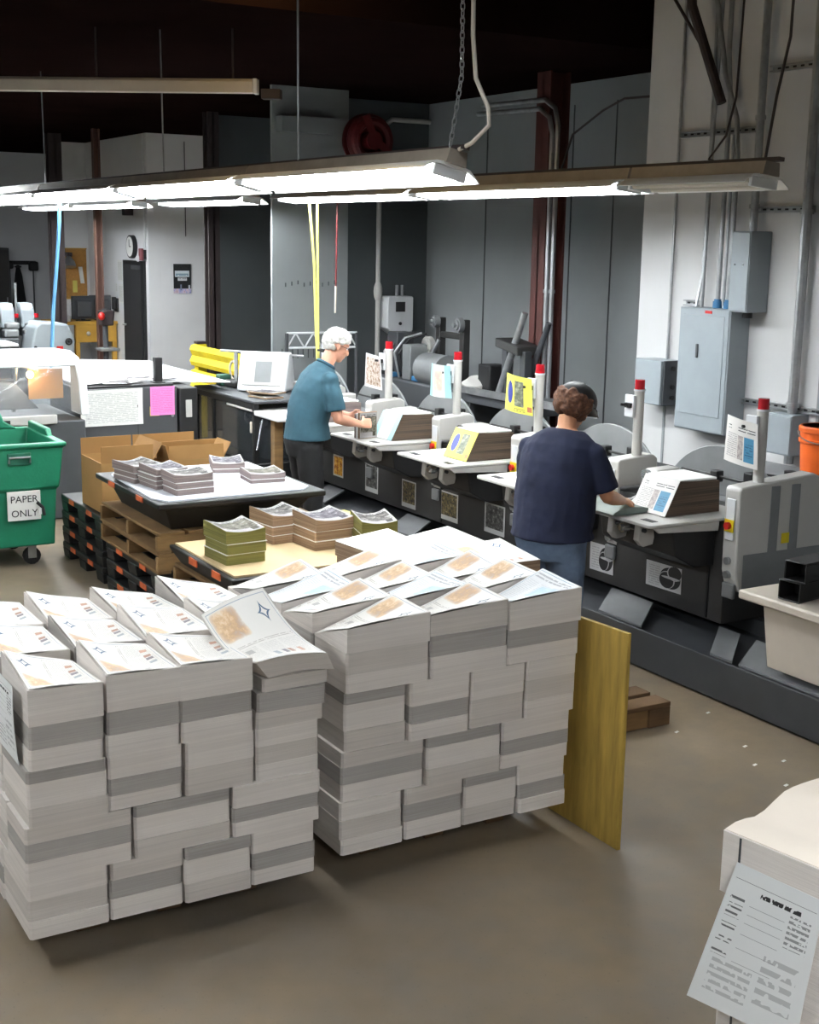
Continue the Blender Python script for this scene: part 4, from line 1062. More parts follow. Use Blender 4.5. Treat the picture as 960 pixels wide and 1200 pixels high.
# ------------------------------------------------------------------ end units of the gathering machine
T = Thing('guarded_conveyor', 'dark conveyor unit with smoked guard windows behind the worker in teal', 'machine', (5.3, 11.7, 0))
xa, xb, ya, yb = 4.83, 5.75, 10.97, 12.40
T.part('base', MB().box(xa, xb, ya, yb, .012, .42), blackp, .01)
T.part('inner_block', MB().box(xa + .2, xb - .1, ya + .2, yb - .2, .42, .80), dark_grey, .02)
for q in ((xa, xa + .05, ya, ya + .05, .42, .96), (xa, xa + .05, yb - .05, yb, .42, .96), (xa, xa + .04, ya + .95, ya + 1.0, .42, .91), (xb - .05, xb, ya, ya + .05, .42, .96), (xa, xa + .04, ya + .05, yb - .05, .91, .96)): T.part('guard_frame', MB().box(*q), blackp, .004)
for (a, b) in ((ya + .05, ya + .95), (ya + 1.0, yb - .05)): T.part('guard_window', MB().box(xa + .012, xa + .02, a, b, .43, .91), smoke_glass)
T.part('guard_window', MB().box(xa + .05, xb - .05, ya + .012, ya + .02, .43, .91), smoke_glass)
T.part('top_cover', MB().box(xa - .01, xb, ya - .01, yb, .961, .99), dark_grey, .008)
T.part('window_handle', MB().box(xa - .016, xa - .002, ya + .03, ya + .06, .70, .80), cream, .003)
T.part('stay_bar', MB().cyl((xa + .1, ya + .03, .86), (xa + .02, ya - .02, .55), .012), chrome)
T = Thing('control_screen', 'pale tilted control console with a grey screen on the guarded conveyor', 'control panel', (5.22, 11.62, .99))
M = Matrix.Translation((5.22, 11.62, 1.0)) @ Matrix.Rotation(math.radians(48), 4, 'Z')
T.part('console', MB().prism([(-.10, 0), (.02, .36), (.14, .36), (.26, 0)], 'y', -.24, .24).xf(M @ Matrix.Rotation(math.radians(0), 4, 'Z')), white_plastic, .02)
sl = math.atan2(.12, .36)
S = M @ Matrix.Translation((-.042, 0, .18)) @ Matrix.Rotation(sl, 4, 'Y')
T.part('bezel', MB().box(-.008, .0, -.19, .19, -.13, .13).xf(S), off_white, .006)
T.part('screen', MB().box(-.0105, -.0082, -.09, .07, -.10, .10).xf(S), mid_grey)
T.part('console_foot', MB().box(-.02, .2, -.1, .1, -.009, .0).xf(M), dark_grey)
T = Thing('stacker_clamps', 'clutter of jogger rods and clamps on the guarded conveyor top', 'machine part', (5.3, 12.1, .99))
T.part('clamp_block', MB().box(5.05, 5.35, 11.95, 12.2, .991, 1.06), charcoal, .02)
T.part('upright', MB().cyl((5.12, 12.05, 1.06), (5.12, 12.05, 1.34), .02), galv)
T.part('cross_rod', MB().cyl((5.02, 12.2, 1.34), (5.7, 11.75, 1.30), .012), galv)
T.part('green_block', MB().box(5.02, 5.14, 12.21, 12.33, .991, 1.10), mat('dark green block', (40, 84, 66), .5), .01)
T.part('stop_finger', MB().box(5.38, 5.44, 11.72, 11.78, .991, 1.12).box(5.32, 5.5, 11.70, 11.80, 1.12, 1.15), blackp, .008)
T.part('coiled_strap', MB().torus((5.2, 12.3, 1.13), .09, .012, 'x').torus((5.26, 12.18, 1.12), .08, .012, 'x'), cream)
T = Thing('booklet_pile', 'small pile of booklets lying on the guarded conveyor beside the console', 'printed sheets', (5.02, 11.2, .99))
for i, (dx, dy, a, p) in enumerate(((0, 0, .2, 1), (.02, .2, -.3, 0), (.03, .03, .5, 2))):
    M = Matrix.Translation((5.04 + dx, 11.18 + dy, .992 + .018 * i)) @ Matrix.Rotation(a, 4, 'Z')
    q = T.part('booklet', MB().box(-.10, .10, -.14, .14, 0, .016).xf(M), brown_edge, .004)
    obj('cover_page', MB().sheet(lambda u, v, M=M: M @ Vector((-.1 + .2 * u, -.14 + .28 * v, .0175)), 2, 2, .001), COVERS[p], q, T.loc)

# trimmer with clear hood, facing the room
yt = 11.55
T = Thing('trimmer_cabinet', 'dark trimmer cabinet with sheets taped on its front beside the clear hood', 'machine', (3.9, 12.0, 0))
T.part('cabinet', MB().box(3.44, 4.33, yt, yt + 1.0, .012, 1.09), dark_grey, .012)
T.part('plinth', MB().box(3.46, 4.31, yt + .02, yt + .98, 0, .012), blackp)
T.part('end_column', MB().box(4.34, 4.52, yt - .02, yt + .6, .012, 1.07), blackp, .012)
T.part('switch_plate', MB().box(4.40, 4.46, yt - .028, yt - .0205, .80, .96), off_white, .004)
T.part('delivery_top', MB().prism([(3.46, 1.091), (3.46, 1.12), (4.0, 1.12), (4.98, 1.075), (4.98, 1.06), (4.3, 1.091)], 'y', yt + .3, yt + 2.6), white_plastic, .006)
T.part('top_ledge', MB().box(3.46, 4.30, yt + .02, yt + .28, 1.0905, 1.11), blackp, .004)
T.part('seam', MB().box(3.95, 3.956, yt - .0025, yt, .3, 1.05), ink)
for x in (3.50, 4.28): T.part('cover_bolt', MB().cyl((x, yt, .82), (x, yt - .008, .82), .014), galv)
quad_sheet('taped_sheet', 'white ruled sheet taped on the trimmer front', (3.43, yt - .012, 1.08), (4.0, yt - .008, 1.085), (3.43, yt - .012, .76), (4.0, yt - .008, .76), TABLEFORM, bend=.006)
quad_sheet('taped_sheet', 'pink printed sheet taped on the trimmer front', (4.07, yt - .008, 1.09), (4.30, yt - .008, 1.09), (4.07, yt - .008, .83), (4.30, yt - .008, .83), PINKFORM, bend=.003)
single('yellow_note', 'yellow corner of a note behind the pink sheet', 'paper', MB().sheet(lambda u, v: (4.065 + .09 * u * (1 - v), yt - .004, .825 + .09 * v), 2, 2, .001), yellow_paper)
T = Thing('post_stub', 'square black post standing on the trimmer top', 'post', (4.20, yt + .16, 1.11))
T.part('post', MB().box(4.165, 4.235, yt + .11, yt + .18, 1.111, 1.34), blackp, .006)
T.part('post_foot', MB().box(4.145, 4.255, yt + .09, yt + .20, 1.1105, 1.12), blackp, .003)
for i, (x, y, a, c_) in enumerate(((3.62, 11.75, .3, 0), (3.82, 11.70, -.2, 1), (3.98, 11.78, .5, 2), (4.10, 11.95, -.4, 1), (4.36, 11.95, .2, 2))):
    M = Matrix.Translation((x, y, 1.125 + .004 * (i % 2))) @ Matrix.Rotation(a, 4, 'Z')
    T = Thing('loose_sheet', 'loose printed sheet on the trimmer top, %s' % ['beside the hood', 'in front of the hood edge', 'in the middle', 'behind the post', 'right of the post'][i], 'paper', (x, y, 1.12), 'loose sheets on the trimmer top')
    T.part('sheet', MB().sheet(lambda u, v: M @ Vector((.22 * (u - .5), .17 * (v - .5), .012 * u * u)), 4, 3, .002), [white_paper, COVERS[0], white_paper][c_])
    T.part('under_sheet', MB().sheet(lambda u, v: M @ Vector((.21 * (u - .5) - .03, .16 * (v - .5) - .02, -.004)), 2, 2, .002), [ink, white_paper, COVERS[2]][c_])
T = Thing('clear_hood', 'trimmer under a clear plastic hood with a pale rounded lid', 'machine', (2.9, 12.0, 0))
yh = 11.3
T.part('machine_base', MB().box(2.0, 3.40, yh, yh + 1.2, .012, .86), dark_grey, .012)
T.part('apron', MB().box(2.0, 3.15, yh - .03, yh - .001, .84, .92), off_white, .01)
T.part('apron_handle', MB().box(2.55, 2.75, yh - .045, yh - .0305, .86, .89), blackp, .004)
T.part('front_hood', MB().prism([(yh + .0, .92), (yh + .05, 1.20), (yh + .12, 1.32), (yh + .135, 1.315), (yh + .065, 1.195), (yh + .015, .92)], 'x', 2.0, 3.36), clear_hood)
T.part('hood_end', MB().prism([(yh + .02, .92), (yh + .07, 1.20), (yh + .13, 1.31), (yh + 1.0, 1.31), (yh + 1.0, .92)], 'x', 3.345, 3.36), clear_hood)
T.part('hood_lid', MB().prism([(yh + .12, 1.32), (yh + .2, 1.38), (yh + .45, 1.42), (yh + 1.0, 1.40), (yh + 1.1, 1.33), (yh + 1.1, 1.31), (yh + .14, 1.31)], 'x', 2.0, 3.42), white_plastic, .02)
T.part('lid_edge', MB().prism([(yh - .01, .90), (yh + .045, 1.21), (yh + .12, 1.33), (yh + .3, 1.33), (yh + .3, .90)], 'x', 3.362, 3.435), white_plastic, .01)
T.part('clamp_plate', MB().prism([(2.1, .93), (2.35, 1.22), (2.9, 1.16), (3.1, .93)], 'y', yh + .35, yh + .40), mid_grey, .01)
T.part('press_beam', MB().box(2.0, 3.3, yh + .5, yh + .7, 1.02, 1.16), dark_grey, .02)
T.part('knife_bar', MB().cyl((2.25, yh + .25, .95), (2.6, yh + .3, 1.2), .03), chrome)
for x in (2.3, 2.6, 2.9): T.part('press_rod', MB().cyl((x, yh + .45, .9), (x + .04, yh + .45, 1.3), .018), chrome)
T.part('amber_panel', MB().box(3.0, 3.3, yh + .3, yh + .32, 1.02, 1.28), mat('amber panel', (196, 140, 66), .4))
l = T.part('work_lamp', MB().ell((3.0, yh + .24, 1.24), (.03, .03, .03)), warm_glow)

# green waste cart
T = Thing('waste_cart', 'green plastic waste cart with a paper only sign', 'cart', (2.0, 10.1, 0))
def ring(x0, x1, y0, y1, z): return [(x0, y0, z), (x1, y0, z), (x1, y1, z), (x0, y1, z)]
def shell(rings):
    mb = MB(); vs = [p for r in rings for p in r]; fs = []
    for i in range(len(rings) - 1):
        for k in range(4): fs.append((i * 4 + k, i * 4 + (k + 1) % 4, (i + 1) * 4 + (k + 1) % 4, (i + 1) * 4 + k))
    fs.append((3, 2, 1, 0)); n = (len(rings) - 1) * 4; fs.append((n, n + 1, n + 2, n + 3)); return mb.add(vs, fs)
cx0, cx1, cy0, cy1 = 1.35, 2.72, 9.7, 10.55
rings = [ring(cx0 + .05, cx1 - .05, cy0 + .04, cy1 - .04, .16), ring(cx0 + .03, cx1 - .03, cy0 + .02, cy1 - .02, .58), ring(cx0 + .01, cx1 - .01, cy0, cy1, .60), ring(cx0 - .02, cx1 + .02, cy0 - .02, cy1 + .02, .90), ring(cx0 - .04, cx1 + .04, cy0 - .04, cy1 + .04, .905), ring(cx0 - .04, cx1 + .04, cy0 - .04, cy1 + .04, .935),
         ring(cx0 + .02, cx1 - .02, cy0 + .02, cy1 - .02, .935), ring(cx0 + .07, cx1 - .07, cy0 + .06, cy1 - .06, .22)]
T.part('tub', shell(rings), green_p, .012)
T.part('rear_wall', MB().prism([(cx0 - .02, .93), (cx1 - .10, .93), (cx1 - .20, .99), (cx1 - .24, 1.10), (cx1 - .42, 1.12), (cx0 - .02, 1.12)], 'y', cy1 - .03, cy1 + .03), green_p, .012)
T.part('side_lip', MB().prism([(cy0 + .3, .93), (cy0 + .36, .985), (cy1, .985), (cy1, .93)], 'x', cx1 - .01, cx1 + .035), green_p, .01)
hd = T.part('handle_recess', MB().box(2.33, 2.50, cy0 - .026, cy0 - .012, .78, .87), mat('shaded recess green', (18, 92, 70), .6), .006)  # raised plate; the shade of a recess is put into its darker green
T.part('handle_bar', MB().tube([(2.34, cy0 - .03, .80), (2.34, cy0 - .045, .84), (2.49, cy0 - .045, .84), (2.49, cy0 - .03, .80)], .008), galv)
sg = T.part('sign', MB().box(2.32, 2.56, cy0 - .012, cy0 + .005, .37, .585), white_paper, .002)
for s_, z in (('PAPER', .525), ('ONLY', .42)):
    obj('sign_lettering', text_mb(s_, .072, Matrix.Translation((2.44, cy0 - .0135, z)) @ Matrix.Rotation(PI / 2, 4, 'X')), ink, sg, T.loc)
for x in (cx0 + .2, cx1 - .2):
    for y in (cy0 + .15, cy1 - .15):
        c = T.part('caster', MB().cyl((x, y - .02, .065), (x, y + .02, .065), .065), rubber)
        obj('caster_fork', MB().box(x - .03, x + .03, y - .03, y - .022, .05, .16).box(x - .03, x + .03, y + .022, y + .03, .05, .16).box(x - .04, x + .04, y - .04, y + .04, .15, .16), galv, c, T.loc)
T = Thing('spray_gun', 'small trigger sprayer hooked on the sign of the green cart', 'tool', (2.57, cy0 - .03, .42))
T.part('body', MB().tube([(2.53, cy0 - .03, .50), (2.57, cy0 - .03, .46), (2.58, cy0 - .03, .40)], .012), ink)
T.part('trigger', MB().box(2.545, 2.56, cy0 - .035, cy0 - .025, .41, .455), white_plastic)

# ------------------------------------------------------------------ pallets, crates and boxes
def plastic_pallet(x0, x1, y0, y1, z0, h, label, group, rib=True):
    T = Thing('plastic_pallet', label, 'pallet', ((x0 + x1) / 2, (y0 + y1) / 2, z0), group)
    T.part('deck', MB().box(x0, x1, y0, y1, z0 + h * .62, z0 + h - .001), blackp, .008)
    n = 3
    for i in range(n):
        y = y0 + (y1 - y0 - .16) * i / (n - 1)
        T.part('foot_rail', MB().prism([(x0 + .01, z0), (x1 - .01, z0), (x1, z0 + h * .619), (x0, z0 + h * .619)], 'y', y, y + .16), blackp, .006)
    for i in range(2):
        y = y0 + (y1 - y0) * (.28 + .44 * i)
        T.part('orange_mark', MB().box(x0 - .004, x0 + .001, y - .06, y + .06, z0 + h * .66, z0 + h * .95), orange_d)
    for i in range(2):
        x = x0 + (x1 - x0) * (.3 + .4 * i)
        T.part('orange_mark', MB().box(x - .05, x + .05, y0 - .004, y0 + .001, z0 + h * .66, z0 + h * .95), orange_d)
    return T
hname = ['lowest', 'second', 'third', 'fourth', 'topmost']
for i in range(4): plastic_pallet(2.80, 3.75, 9.02, 10.0, .122 * i, .121, 'black plastic pallet in the pile under the cardboard box, %s of four' % (hname[i] if i < 3 else 'topmost'), 'black pallets under the cardboard boxes')
for i in range(3): plastic_pallet(2.76, 3.86, 7.74, 8.80, .125 * i, .124, 'black plastic pallet below the wooden pallets of the white sheet, %s of three' % (['lowest', 'middle', 'topmost'][i]), 'black pallets under the white sheet')
for i in range(2): pallet('wooden_pallet', 2.74, 3.90, 7.70, 8.84, .376 + .13 * i, .129, pine, 'worn wooden pallet under the black tray of the white sheet, %s of two' % ['lower', 'upper'][i], 'wooden pallets under the white sheet')
T = Thing('pallet_tray', 'black tray with flared rim carrying the white slip sheet', 'tray', (3.3, 8.25, .637))
T.part('tray_body', shell([ring(2.86, 3.68, 7.78, 8.74, .637), ring(2.80, 3.78, 7.70, 8.80, .78), ring(2.72, 3.86, 7.62, 8.86, .80), ring(2.72, 3.86, 7.62, 8.86, .835)]), blackp, .008)
for y in (7.95, 8.5): T.part('orange_mark', MB().box(2.714, 2.721, y - .06, y + .06, .80, .832), orange_d)
single('slip_sheet', 'bright white slip sheet lying on the black tray', 'sheet', MB().prism([(2.80, 7.66), (3.72, 7.68), (3.80, 7.76), (3.82, 8.80), (2.86, 8.82), (2.78, 8.70), (2.74, 7.80)], 'z', .8355, .846), white_sheet)
for i in range(4): pallet('wooden_pallet', 2.80, 3.86, 6.66, 7.60, .118 * i, .117, dark_pine if i < 3 else pine, 'dark wooden pallet under the tan board, %s of four' % ['lowest', 'second', 'third', 'topmost'][i], 'wooden pallets under the tan board')
T = Thing('pallet_tray', 'black tray with orange marks carrying the tan board', 'tray', (3.3, 7.1, .473))
T.part('tray_body', shell([ring(2.84, 3.80, 6.68, 7.56, .473), ring(2.78, 3.92, 6.62, 7.60, .57), ring(2.78, 3.92, 6.62, 7.60, .588)]), blackp, .006)
for y in (6.85, 7.2): T.part('orange_mark', MB().box(2.774, 2.781, y - .06, y + .06, .545, .585), orange_d)
single('tan_board', 'tan board lying on the black tray under the brochure piles', 'board', MB().prism([(2.81, 6.66), (3.90, 6.66), (3.90, 7.58), (2.81, 7.58)], 'z', .5885, .60), tan_board)

def carton(x0, x1, y0, y1, z0, h, label, rot=0.0, flaps=((0, .14, .2), (1, .14, .3), (2, .14, .25), (3, .14, .3))):
    """open carton: four walls, floor, folded-out flaps"""
    T = Thing('cardboard_box', label, 'cardboard box', ((x0 + x1) / 2, (y0 + y1) / 2, z0), 'open cardboard boxes')
    M = Matrix.Translation(((x0 + x1) / 2, (y0 + y1) / 2, z0)) @ Matrix.Rotation(rot, 4, 'Z'); a, b = (x1 - x0) / 2, (y1 - y0) / 2; t = .006
    mb = MB(); mb.box(-a, a, -b, -b + t, 0, h); mb.box(-a, a, b - t, b, 0, h); mb.box(-a, -a + t, -b + t, b - t, 0, h); mb.box(a - t, a, -b + t, b - t, 0, h); mb.box(-a + t, a - t, -b + t, b - t, 0, t)
    T.part('carton_body', mb.xf(M), card)
    for side, ln, lean in flaps:
        c, s = math.cos(lean) * ln, math.sin(lean) * ln
        if side == 0: q = [(-a, -b, h), (a, -b, h), (a, -b - s, h + c), (-a, -b - s, h + c)]
        if side == 1: q = [(a, -b, h), (a, b, h), (a + s, b, h + c), (a + s, -b, h + c)]
        if side == 2: q = [(a, b, h), (-a, b, h), (-a, b + s, h + c), (a, b + s, h + c)]
        if side == 3: q = [(-a, b, h), (-a, -b, h), (-a - s, -b, h + c), (-a - s, b, h + c)]
        q = [Vector(p) for p in q]
        T.part('flap', MB().sheet(lambda u, v, q=q: q[0].lerp(q[1], u).lerp(q[3].lerp(q[2], u), v), 1, 1, .005).xf(M), card_in)
    T.part('tape_strip', MB().box(-.03, .03, -b - .001, -b, .0, h * .3).xf(M), mat('packing tape', (196, 160, 104), .3))
    return T
carton(2.84, 3.22, 9.10, 9.58, .49, .36, 'tall open cardboard box on the black pallets beside the green cart', 0, ((0, .12, .05), (2, .12, .02), (1, .14, .55)))
carton(3.34, 3.84, 9.36, 9.90, .49, .33, 'open cardboard box behind the white sheet, the farther of two', 0, ((0, .12, .1), (2, .10, .02)))
carton(3.32, 3.74, 9.04, 9.30, .49, .36, 'open cardboard box directly behind the white sheet and its papers', 0, ((0, .10, -.1), (1, .12, .5), (3, .11, .25)))

# brochures on the white sheet
def brochures(x, y, z, w, d, n, th, rot, edge, cov, label, group, fan=0.0, curl_=.02):
    T = Thing('brochure_pile', label, 'brochures', (x, y, z), group, rot)
    for i in range(n):
        dx, dy = random.uniform(-.006, .006), random.uniform(-.006, .006) + fan * i
        z0 = th * i; last = i == n - 1
        b = T.part('brochure_bundle', turn_block(-w / 2 + dx, w / 2 + dx, -d / 2 + dy, d / 2 + dy, z0, z0 + th - .001, (lambda s, t, z0=z0: z0 + th - .001 + curl_ * (2 * s - 1) ** 2 * (.5 + .5 * t)) if last else None), edge, local=True)
        if last:
            T.part('cover_page', MB().sheet(lambda u, v: (-w / 2 + dx + .003 + (w - .006) * u, -d / 2 + dy + .003 + (d - .006) * v, z0 + th + .001 + curl_ * (2 * u - 1) ** 2 * (.5 + .5 * v)), 6, 4, .001), cov, local=True)
        else:
            T.part('cover_page', MB().box(-w / 2 + dx - .002, w / 2 + dx + .002, -d / 2 + dy - .002, d / 2 + dy + .002, z0 + th - .0045, z0 + th - .0008), white_paper, local=True)
    return T
G = 'brochures on the white sheet'
brochures(2.88, 8.44, .847, .22, .28, 3, .035, .2, rainbow_edge, COVERS[0], 'fanned brochure pile on the white sheet nearest the cardboard box', G)
brochures(2.95, 8.16, .847, .22, .26, 4, .03, .1, rainbow_edge, COVERS[2], 'fanned brochure pile in the middle of the left edge of the white sheet', G)
brochures(3.02, 7.90, .847, .26, .22, 3, .04, .05, rainbow_edge, COVERS[0], 'neat brochure pile at the front left edge of the white sheet', G)
brochures(3.56, 8.56, .847, .22, .30, 2, .03, -.3, rainbow_edge, COVERS[2], 'flat brochure pile on the white sheet near the teal shirt worker', G)
brochures(3.62, 8.08, .847, .24, .24, 2, .028, -.1, rainbow_edge, COVERS[1], 'low pale brochure pile at the right edge of the white sheet', G)
G = 'brochures on the tan board'
brochures(2.98, 7.05, .601, .25, .30, 3, .062, .06, olive_edge, COVERS[1], 'olive edged brochure pile at the left of the tan board', G, curl_=.03)
brochures(3.42, 7.42, .601, .24, .28, 3, .055, .12, brown_edge, COVERS[0], 'brown edged brochure pile at the back of the tan board', G, curl_=.03)
brochures(3.60, 7.16, .601, .26, .30, 3, .058, .05, brown_edge, COVERS[2], 'brown edged brochure pile in the middle of the tan board', G, curl_=.03)
brochures(3.83, 6.92, .601, .22, .30, 3, .06, -.25, olive_edge, COVERS[0], 'olive edged brochure pile near the newspapers on the tan board', G, curl_=.03)
brochures(3.86, 7.40, .601, .16, .18, 2, .06, .1, olive_edge, yellow_paper, 'small olive pile at the back corner of the tan board', G, curl_=.0)
# pale topped bundles between tan board and newspaper stack
pallet('wooden_pallet', 3.32, 4.22, 5.62, 6.58, 0, .128, dark_pine, 'wooden pallet under the brown edged bundles behind the newspaper stack')
def brown_pack(x, y, z, w, d, h, rot, label, page):
    T = Thing('paper_bundle', label, 'paper bundle', (x, y, z), 'brown edged bundles behind the newspaper stack', rot)
    fn = lambda s, t: h + .03 * s * t - .012 * math.sin(PI * s) * math.sin(PI * t)
    T.part('folded_turn', turn_block(-w / 2, w / 2, -d / 2, d / 2, h * .5, h, fn), brown_edge, local=True)
    T.part('folded_turn', turn_block(-w / 2 + .004, w / 2 + .004, -d / 2 - .004, d / 2 - .004, 0, h * .499), brown_edge, local=True)
    T.part('top_page', MB().sheet(lambda u, v: (-w / 2 + w * u, -d / 2 + d * v, fn(u, v) + .003), 5, 5, .0015), page, local=True)
for zz_, hh in ((.13, .24), (.371, .24)):
    for (x, y, l) in ((3.55, 6.30, 'left'), (3.95, 6.32, 'right'), (3.55, 5.86, 'front left'), (3.95, 5.86, 'front right')):
        brown_pack(x, y, zz_, .38, .42, hh - .03, 0, 'brown edged bundle low in the pile behind the newspaper stack', white_paper)
brown_pack(3.56, 6.34, .612, .36, .40, .16, .1, 'white topped brown bundle behind the newspaper stack, nearest the tan board', white_paper)
brown_pack(3.96, 6.32, .612, .36, .40, .14, .12, 'white topped brown bundle behind the newspaper stack, nearest the machine', white_paper)
brown_pack(3.56, 5.88, .612, .36, .40, .20, .06, 'white topped brown bundle directly behind the newspaper stack', PAGES_B[1])
brown_pack(3.96, 5.86, .612, .38, .42, .16, -.05, 'printed top brown bundle directly behind the right of the newspaper stack', PAGES[1])

# plywood board and timber block
pb = MB().prism([(3.955, 0), (4.62, 0), (4.62, .90), (3.955, .925)], 'x', 3.345, 3.363)
single('plywood_board', 'yellow plywood board standing on edge beside the newspaper stack', 'board', pb, ply, bevel=.002)
T = Thing('timber_block', 'wooden pallet corner lying on the floor behind the plywood board', 'pallet', (4.1, 5.1, 0))
for y in (4.98, 5.14): T.part('top_board', MB().box(3.75, 4.52, y, y + .12, .10, .125), dark_pine, .003)
for x in (4.38, 3.80): T.part('block', MB().box(x, x + .14, 4.98, 5.26, 0, .0995), dark_pine, .004)
T.part('front_board', MB().box(3.945, 4.375, 4.985, 5.01, .005, .0995), pine, .003)
for i, (x, y) in enumerate(((4.63, 4.55), (4.50, 4.35), (4.66, 4.32), (4.46, 4.86), (4.8, 5.0), (4.45, 4.1))):
    single('paper_scrap', 'tiny white paper scrap on the concrete floor', 'scrap', MB().sheet(lambda u, v: (x + .02 * u, y + .015 * v, .003 + .004 * u), 1, 1, .001), white_paper, group='paper scraps on the floor')
# T-bench beside the worker in teal
T = Thing('side_stand', 'small wooden stand with a pale top behind the worker in teal', 'stand', (4.75, 10.3, 0))
T.part('stand_top', MB().box(4.62, 5.0, 10.02, 10.5, .93, .96), white_plastic, .01)
T.part('stand_leg', MB().box(4.66, 4.74, 10.16, 10.24, .02, .93), pine, .005)
T.part('stand_foot', MB().box(4.6, 4.95, 10.1, 10.4, 0, .02), dark_pine, .004)
for i, (x, y, c_) in enumerate(((4.55, 10.5, 0), (4.62, 10.72, 1), (4.45, 10.65, 2))):
    M = Matrix.Translation((x, y, .02 + .03 * i)) @ Matrix.Rotation(.4 * i, 4, 'Z')
    T = Thing('waste_sheets', 'crumpled waste sheets on the floor by the guarded conveyor, %s' % ['nearest the stand', 'against the machine', 'uppermost of the heap'][i], 'paper', (x, y, .0))
    T.part('sheets', MB().sheet(lambda u, v: M @ Vector((.32 * (u - .5), .28 * (v - .5), .03 * math.sin(5 * u + i) * math.cos(4 * v))), 6, 6, .004), [white_paper, COVERS[0], COVERS[1]][c_])
    T.part('under_sheet', MB().sheet(lambda u, v: M @ Vector((.30 * (u - .45), .30 * (v - .55), -.012 + .01 * math.sin(4 * u))), 4, 4, .004), tan_board)
# ------------------------------------------------------------------ far left corner
T = Thing('wall_clock', 'round wall clock with dark rim above the dark door', 'clock', (6.99, 20.45, 2.2))
T.part('rim', MB().cyl((6.998, 20.45, 2.23), (6.93, 20.45, 2.23), .175, .175, 28), ink)
f = T.part('dial', MB().cyl((6.93, 20.45, 2.23), (6.925, 20.45, 2.23), .152, .152, 28), white_paper)
obj('clock_hands', MB().box(6.920, 6.9245, 20.445, 20.457, 2.23, 2.34).box(6.920, 6.9245, 20.37, 20.45, 2.224, 2.236), ink, f, T.loc)
T = Thing('fire_alarm', 'small red alarm box beside the top of the dark door', 'alarm', (6.98, 19.9, 1.95))
T.part('case', MB().box(6.91, 6.949, 19.86, 19.99, 2.03, 2.21), mat('alarm red', (130, 70, 76), .5), .008)
T.part('backplate', MB().box(6.9495, 6.999, 19.88, 19.97, 2.05, 2.19), ink)
T.part('strobe', MB().ell((6.90, 19.99, 2.06), (.03, .04, .05)), white_plastic)
T = Thing('conduit_pipe', 'white conduit running up the corner above the red alarm box', 'conduit', (6.98, 19.88, 2.22), 'conduits on the white wall')
T.part('pipe', MB().cyl((6.98, 19.90, 2.215), (6.98, 19.90, 3.89), .018), white_plastic)
T.part('strap', MB().cyl((6.98, 19.90, 2.9), (6.98, 19.90, 2.94), .03), galv)
T = Thing('speaker_box', 'tiny dark speaker box high on the clock wall', 'speaker', (6.98, 20.5, 2.7))
T.part('case', MB().box(6.86, 6.999, 20.43, 20.57, 2.70, 2.83), dark_steel, .008); T.part('grille', MB().box(6.854, 6.8595, 20.45, 20.55, 2.715, 2.815), ink)
for i, (y, z, w, h, l) in enumerate(((21.14, 1.84, .22, .34, 'upper notice sheet beside the dark door'), (21.12, 1.48, .22, .30, 'lower notice sheet beside the dark door'), (21.33, 1.57, .08, .14, 'small notice between the dark door and the column'))):
    form_sheet('notice_sheet', l, (6.994, y, z), (0, -1, 0), (0, 0, 1), w, h, TABLEFORM)
T = Thing('wall_phone', 'black wall phone with a hanging handset cord', 'phone', (6.97, 21.3, 1.2))
T.part('handset', MB().box(6.91, 6.969, 21.27, 21.36, 1.22, 1.42), blackp, .012); T.part('cradle', MB().box(6.9695, 6.999, 21.25, 21.38, 1.18, 1.40), ink, .006); T.part('cord', MB().tube([(6.94, 21.32, 1.22), (6.92, 21.36, .9), (6.93, 21.42, .72)], .010), ink)
quad_sheet('poster', 'dark poster with two pale caption blocks on the white wall', (7.39, 19.788, 1.985), (7.675, 19.788, 1.985), (7.39, 19.788, 1.54), (7.675, 19.788, 1.54), POSTER, 'poster')
T = Thing('cork_board', 'brown cork notice board with two pinned notes', 'notice board', (6.77, 22.79, 1.3))
T.part('board', MB().box(6.60, 6.95, 22.77, 22.809, 1.34, 2.15), cork); T.part('frame', MB().box(6.59, 6.96, 22.765, 22.8095, 2.151, 2.17).box(6.59, 6.96, 22.765, 22.8095, 1.32, 1.3395), desk_wood)
form_sheet('pinned_note', 'white note pinned on the cork board', (6.855, 22.76, 1.72), (1, 0, 0), (-.12, 0, 1), .07, .28, white_paper)
form_sheet('pinned_note', 'yellow note pinned on the cork board', (6.74, 22.76, 1.53), (1, 0, 0), (0, 0, 1), .08, .20, yellow_paper)
T = Thing('clip_lamp', 'clip lamp with a pale shade beside the cork board', 'lamp', (6.57, 22.6, 1.9))
T.part('shade', MB().loft([((6.60, 22.6, 2.02), .04, .04), ((6.585, 22.55, 1.94), .10, .10), ((6.58, 22.53, 1.86), .12, .12)], 18), galv)
T.part('clamp', MB().box(6.58, 6.66, 22.58, 22.79, 2.03, 2.10), dark_steel, .01)
T = Thing('desk', 'yellow wooden workbench below the cork board', 'desk', (6.55, 21.7, 0))
T.part('desk_top', MB().box(5.95, 6.99, 21.3, 22.1, .98, 1.03), desk_wood, .006)
T.part('drawer_front', MB().box(6.30, 6.97, 21.31, 21.34, .70, .979), desk_wood, .006)
T.part('drawer_knob', MB().ell((6.5, 21.29, .84), (.035, .035, .035)), cream)
for x in (6.33, 6.94):
    for y in (21.36, 22.05): T.part('leg', MB().box(x - .035, x + .035, y - .035, y + .035, 0, .979), desk_wood)
